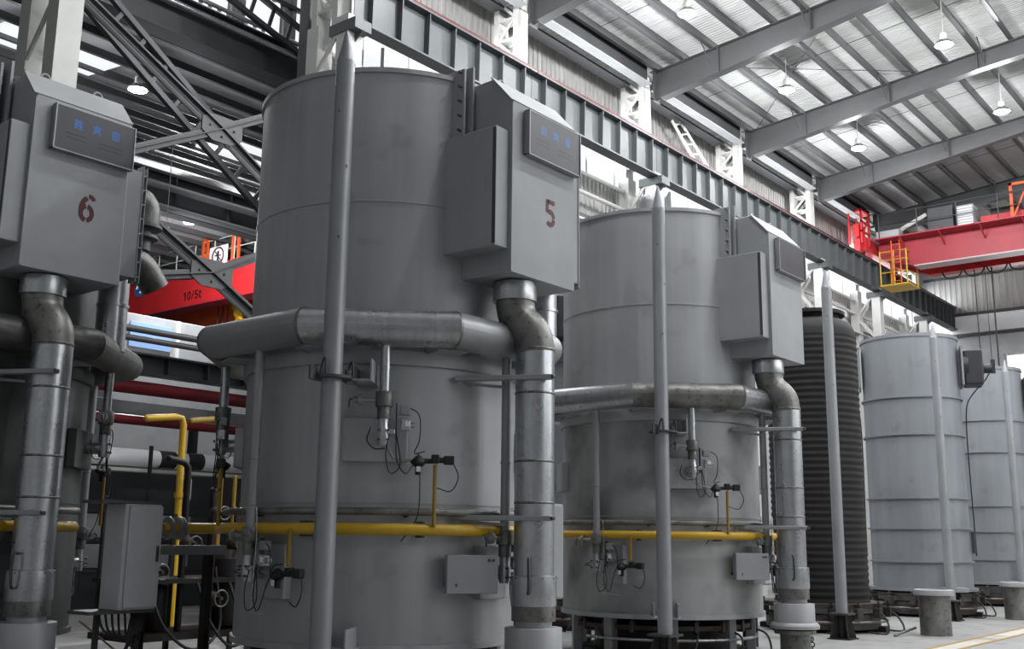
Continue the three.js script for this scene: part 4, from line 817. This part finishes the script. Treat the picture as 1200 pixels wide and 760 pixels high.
// ------------------------------------------------------------------ red crane of the neighbouring bay, left
{
  const t = thing('overhead_crane', 'red overhead crane seen through the bracing left of furnace 5', 'crane', [27, 0, 0]);
  const box = (u0, u1, h0, h1, v0, v1) => bb(u0, u1, h0, h1, -v1, -v0);
  part(t, 'near_girder', box(-.05, .6, 11.55, 13.15, 33.5, 54), M.red);
  part(t, 'girder_edge', [box(-.12, .68, 11.5, 11.56, 33.5, 54), box(-.15, .7, 13.12, 13.18, 33.5, 54)], M.redDeep);
  part(t, 'far_girder', box(2.2, 2.8, 10.9, 12.4, 33.5, 54), M.orange, 'orange-red far girder');
  const rail = []; for (let v = 34; v < 48; v += 1.4) rail.push(rod(V3(-.1, 13.15, -v), V3(-.1, 14.3, -v), .03, 6)); for (const h of [13.7, 14.25]) rail.push(rod(V3(-.1, h, -34), V3(-.1, h, -47), .024, 6));
  part(t, 'handrail', rail, M.steelWhite);
  parts(t, 'orange_gate', [[36.4, 36.5], [36.8, 36.9], [38.9, 39.0], [38.6, 38.7]].map(([a, b]) => box(-.2, -.1, 13.1, 14.4, a, b)).concat([box(-.2, -.1, 14.3, 14.42, 37.9, 39), box(-.2, -.1, 14.3, 14.42, 36.0, 36.9), box(-.25, .3, 13.15, 13.6, 38.3, 39.2)]), M.orange, 'orange gate frame');
  const sg = part(t, 'warning_sign', box(-.28, -.25, 12.9, 13.85, 37.05, 38.3), M.white, 'white sign with a prohibition ring over a climbing figure');
  part(sg, 'prohibition_ring', [new THREE.TorusGeometry(.38, .035, 8, 28).rotateY(Math.PI / 2).translate(-.29, 13.4, -37.68), beam([-.29, 13.68, -37.95], [-.29, 13.12, -37.41], .02, .05)], M.digit);
  part(sg, 'figure', [new THREE.SphereGeometry(.075, 10, 8).scale(.3, 1, 1).translate(-.29, 13.56, -37.68), bx(.02, .26, .1, -.29, 13.36, -37.68), beam([-.29, 13.44, -37.9], [-.29, 13.42, -37.46], .02, .05), beam([-.29, 13.25, -37.68], [-.29, 13.1, -37.86], .02, .06), beam([-.29, 13.25, -37.68], [-.29, 13.1, -37.5], .02, .06), bx(.02, .03, .4, -.29, 13.09, -37.68)], M.black);
  // capacity text and round blue emblem on the girder side
  const c = document.createElement('canvas'); c.width = 256; c.height = 96; const x = c.getContext('2d'); x.clearRect(0, 0, 256, 96); x.fillStyle = '#1c0606'; x.font = 'bold 84px sans-serif'; x.textAlign = 'center'; x.fillText('10/5t', 128, 78);
  const ct = new THREE.CanvasTexture(c); ct.colorSpace = THREE.SRGBColorSpace;
  part(t, 'capacity_lettering', new THREE.PlaneGeometry(1.7, .62).rotateY(-Math.PI / 2).translate(-.06, 12.0, -39.7), new THREE.MeshStandardMaterial({ map: ct, transparent: true, roughness: .6 }), 'dark capacity lettering');
  const em = part(t, 'emblem', cylX(.38, .02, -.065, 12.85, -43.9, 28), mat(lin(.03, .14, .45), .5, 0), 'round blue emblem');
  part(em, 'emblem_mark', [new THREE.TorusGeometry(.2, .05, 6, 20, 4.4).rotateY(Math.PI / 2).translate(-.08, 12.85, -43.9)], M.white);
  part(t, 'hoist_hook', [new THREE.SphereGeometry(.3, 14, 10).translate(1.4, 11.3, -38.2), new THREE.TorusGeometry(.28, .1, 8, 18, 4.5).rotateY(1.4).translate(1.4, 10.75, -38.2), bx(.5, .5, .5, 1.4, 11.65, -38.2)], M.yellow, 'yellow hook block');
  parts(t, 'hoist_rope', [-.15, 0, .15].flatMap(d => [rod([1.4 + d, 11.8, -39.4 + d], [1.4 + d, 8, -39.4 + d], .03, 6)]), M.rubber);
  part(t, 'end_truck', box(-.6, 3.4, 13.0, 13.5, 33.3, 33.9), M.redDeep);
}
{ // pale office box and blue window far behind at left
  const t = thing('site_cabin', 'pale grey cabin with a bluish window below the red crane at left', 'cabin', [24, 0, 34]);
  part(t, 'wall', bb(-4, 4, 4.5, 9.4, -4, 0, .02), M.plain); part(t, 'window', bb(-3.4, -1.7, 8.2, 9.1, 0, .04), mat(lin(.30, .45, .75), .2, 0), 'bluish window'); part(t, 'mullion', bb(-1.5, -1.35, 8, 9.4, 0, .06), M.white);
  part(t, 'base', bb(-4, 4, 0, 4.5, -4, 0, .02), M.steelDark);
}
// ------------------------------------------------------------------ gas skid and clutter between furnaces 6 and 5
{
  const t = thing('gas_riser', 'tall yellow gas pole with bent top behind the gap, left of furnace 5', 'gas pipe', [0, 0, 0]);
  part(t, 'pipe', capped([[10.22, 0, -15], [10.19, 3.5, -15], [9.55, 3.42, -15.05]], .055, 40, 12), M.yellow);
  parts(t, 'coupling', [cyl(.075, .08, 10.2, 2.2, -15, 14), cyl(.075, .08, 10.2, 1.55, -15, 14)], M.yellow);
  part(t, 'bypass', pipe([[10.2, 2.5, -14.9], [10.3, 2.5, -14.85], [10.3, 2.15, -14.85], [10.22, 2.15, -14.9]], .018, 24, 8), M.ductGrey);
  const t2 = thing('gas_riser', 'second yellow gas pipe closer to furnace 5, behind the flanged valves', 'gas pipe', [0, 0, 0]);
  part(t2, 'pipe', capped([[11.42, .1, -15.6], [11.42, 3.62, -15.6], [10.75, 3.52, -15.6]], .05, 40, 12), M.yellowDull);
  part(t2, 'branch', capped([[11.5, .4, -15.3], [11.5, 2.6, -15.3]], .035, 12, 10), M.yellowDull);
  const v = thing('gas_valve_train', 'flanged gas valves on the yellow pipe left of furnace 5', 'valve', [0, 0, 0]);
  part(v, 'pipe', capped([[6.66, 1.68, -10.08], [6.5, 1.68, -10.1], [6.3, 1.68, -10.1]], .05, 12, 12), M.yellowDull);
  parts(v, 'flange', [6.62, 6.34].map(u => cylX(.11, .03, u, 1.68, -10.1, 20)), M.ductGrey);
  part(v, 'valve_body', [new THREE.SphereGeometry(.1, 16, 10).translate(6.48, 1.68, -10.1), cyl(.03, .2, 6.48, 1.7, -10.1, 10), bx(.2, .03, .03, 6.53, 1.92, -10.1)], M.galvOld);
  part(v, 'support_channel', [bb(6.4, 7.5, 1.40, 1.50, -10.2, -10.05)], M.ductGrey);
  parts(v, 'support_leg', [bb(6.5, 6.57, 0, 1.4, -10.2, -10.1), bb(7.3, 7.37, 0, 1.4, -10.2, -10.1)], M.dark);
  const sk = thing('valve_skid', 'dark skid of valves and black hoses on the floor left of furnace 5', 'skid', [8.6, 0, 12.6]);
  part(sk, 'frame', [bb(-.9, 1.3, .3, .38, -.5, .5), bb(-.9, 1.3, 1.0, 1.06, -.5, .5), ...[-.85, .2, 1.25].flatMap(a => [-.45, .45].map(c => bb(a, a + .06, 0, 1.9, c - .03, c + .03)))], M.dark);
  parts(sk, 'vessel', [lathe([[.0, .38], [.26, .42], [.28, .5], [.28, 1.3], [.2, 1.42], [0, 1.45]], 24).translate(.75, 0, .1), lathe([[0, .38], [.17, .4], [.17, .95], [0, 1]], 20).translate(-.3, 0, 0)], M.dark);
  parts(sk, 'riser', [capped([[-.05, .4, .2], [-.05, 2.55, .2], [-.35, 2.6, .2]], .045, 30, 12), capped([[.3, .4, .3], [.3, 2.2, .3]], .05, 12, 12), capped([[1.1, .3, .3], [1.1, 2.4, .3]], .04, 12, 12)], M.dark);
  for (const [px, py, pz, r] of [[-.05, 1.5, .28, .1], [.3, 1.9, .38, .09], [.3, .8, .42, .11], [.75, 1.5, .2, .1], [1.1, 1.2, .38, .09], [1.1, 1.8, .38, .08], [-.6, 1.15, .4, .1]]) { const w = part(sk, 'valve', [new THREE.SphereGeometry(r, 14, 10).translate(px, py, pz), cylZ(.025, .18, px, py, pz + .12)], M.base); part(w, 'handwheel', new THREE.TorusGeometry(r * .95, .012, 6, 18).translate(px, py, pz + .2), M.galvOld); }
  parts(sk, 'hose', [[-.7, .3], [.0, .8], [.5, 1.2]].map(([a, b]) => tube([[a, 1.0, .5], [a + .1, .5, .7], [(a + b) / 2, .2, .75], [b, .4, .6], [b, 1.2, .45]], .022, 28, 6)), M.rubber);
  parts(sk, 'gauge', [[.1, 1.72, .5], [.9, 1.75, .45], [-.5, 1.6, .5]].map(p => cylZ(.05, .03, ...p, 16)), M.white);
  part(sk, 'lamp', new THREE.SphereGeometry(.025, 10, 8).translate(-.75, 1.12, .52), mat(lin(.7, .02, .02), .4, 0), 'small red indicator');
  const pale = mat(lin(.55, .565, .58), .6, 0, paintTex);
  const cab = thing('control_cabinet', 'grey floor-standing control cabinet right of the exhaust pipe of the furnace marked 6', 'cabinet', [6.02, 0, 9.55]);
  part(cab, 'case', bb(-.2, .2, .9, 1.9, -.2, .14, .01), pale); part(cab, 'door', bb(-.16, .2, .92, 1.88, .14, .165, .006), pale); part(cab, 'handle', bb(.15, .17, 1.35, 1.5, .165, .185), M.steelDark);
  part(cab, 'stand', [bb(-.45, .28, 1.90, 1.93, -.22, .14), bb(-.5, .2, .87, .9, -.22, .14), bb(.22, .25, 0, 2.5, -.2, -.17), bb(-.24, -.2, .0, .86, -.2, -.16)], M.steel);
  parts(cab, 'cable', Array.from({ length: 7 }, (_, i) => tube([[-.32 + i * .07, .9, .0], [-.3 + i * .06, .72 - .02 * i, .1], [-.05, .66 - .014 * i, .12], [.08 - i * .02, .72, .1], [.12 - i * .01, .9, .0]], .013, 24, 6)).concat([tube([[0, .68, .1], [-.12, .4, .1], [-.28, .1, .15], [-.5, .02, .3]], .018, 20, 6), tube([[.05, .68, .1], [-.05, .3, .12], [-.15, .02, .35]], .015, 20, 6)]), M.rubber);
  const rag = single('cardboard_sheet', [beam([6.02, .74, -10.4], [6.45, .35, -10.2], .3, .02), beam([6.38, .42, -10.25], [6.5, .3, -10.15], .26, .03)], M.tan, 'tan crumpled cardboard sheet hanging under the control cabinet at lower left', 'cardboard');
  const c2 = thing('control_cabinet', 'tall grey control cabinet right of the exhaust pipe of furnace 5', 'cabinet', [9.86, 0, 7.35]);
  part(c2, 'case', bb(-.32, .14, .95, 2.0, -.3, .1, .01), M.cabinet); part(c2, 'door', bb(-.30, .12, .97, 1.98, .1, .125, .006), M.cabinet); part(c2, 'handle', [bb(.14, .17, 1.2, 1.75, -.05, 0), bb(.14, .165, 1.42, 1.5, .02, .08)], M.steelDark); part(c2, 'stand', [bb(-.3, -.25, 0, .95, -.25, -.2), bb(.08, .13, 0, .95, -.25, -.2)], M.dark);
  dup(c2, [15.85, 0, 7.6], 'grey control cabinet behind the exhaust pipe of the furnace with the blank sign');
  single('steel_rod', rod([19.35, .02, -6.85], [20.15, .12, -6.75], .025, 8), M.galvOld, 'loose pale steel bar on the floor left of the free-standing flue socket', 'bar');
}
scene.traverse(o => { if (o.isMesh) { o.castShadow = true; o.receiveShadow = true; } });
renderer.render(scene, camera);
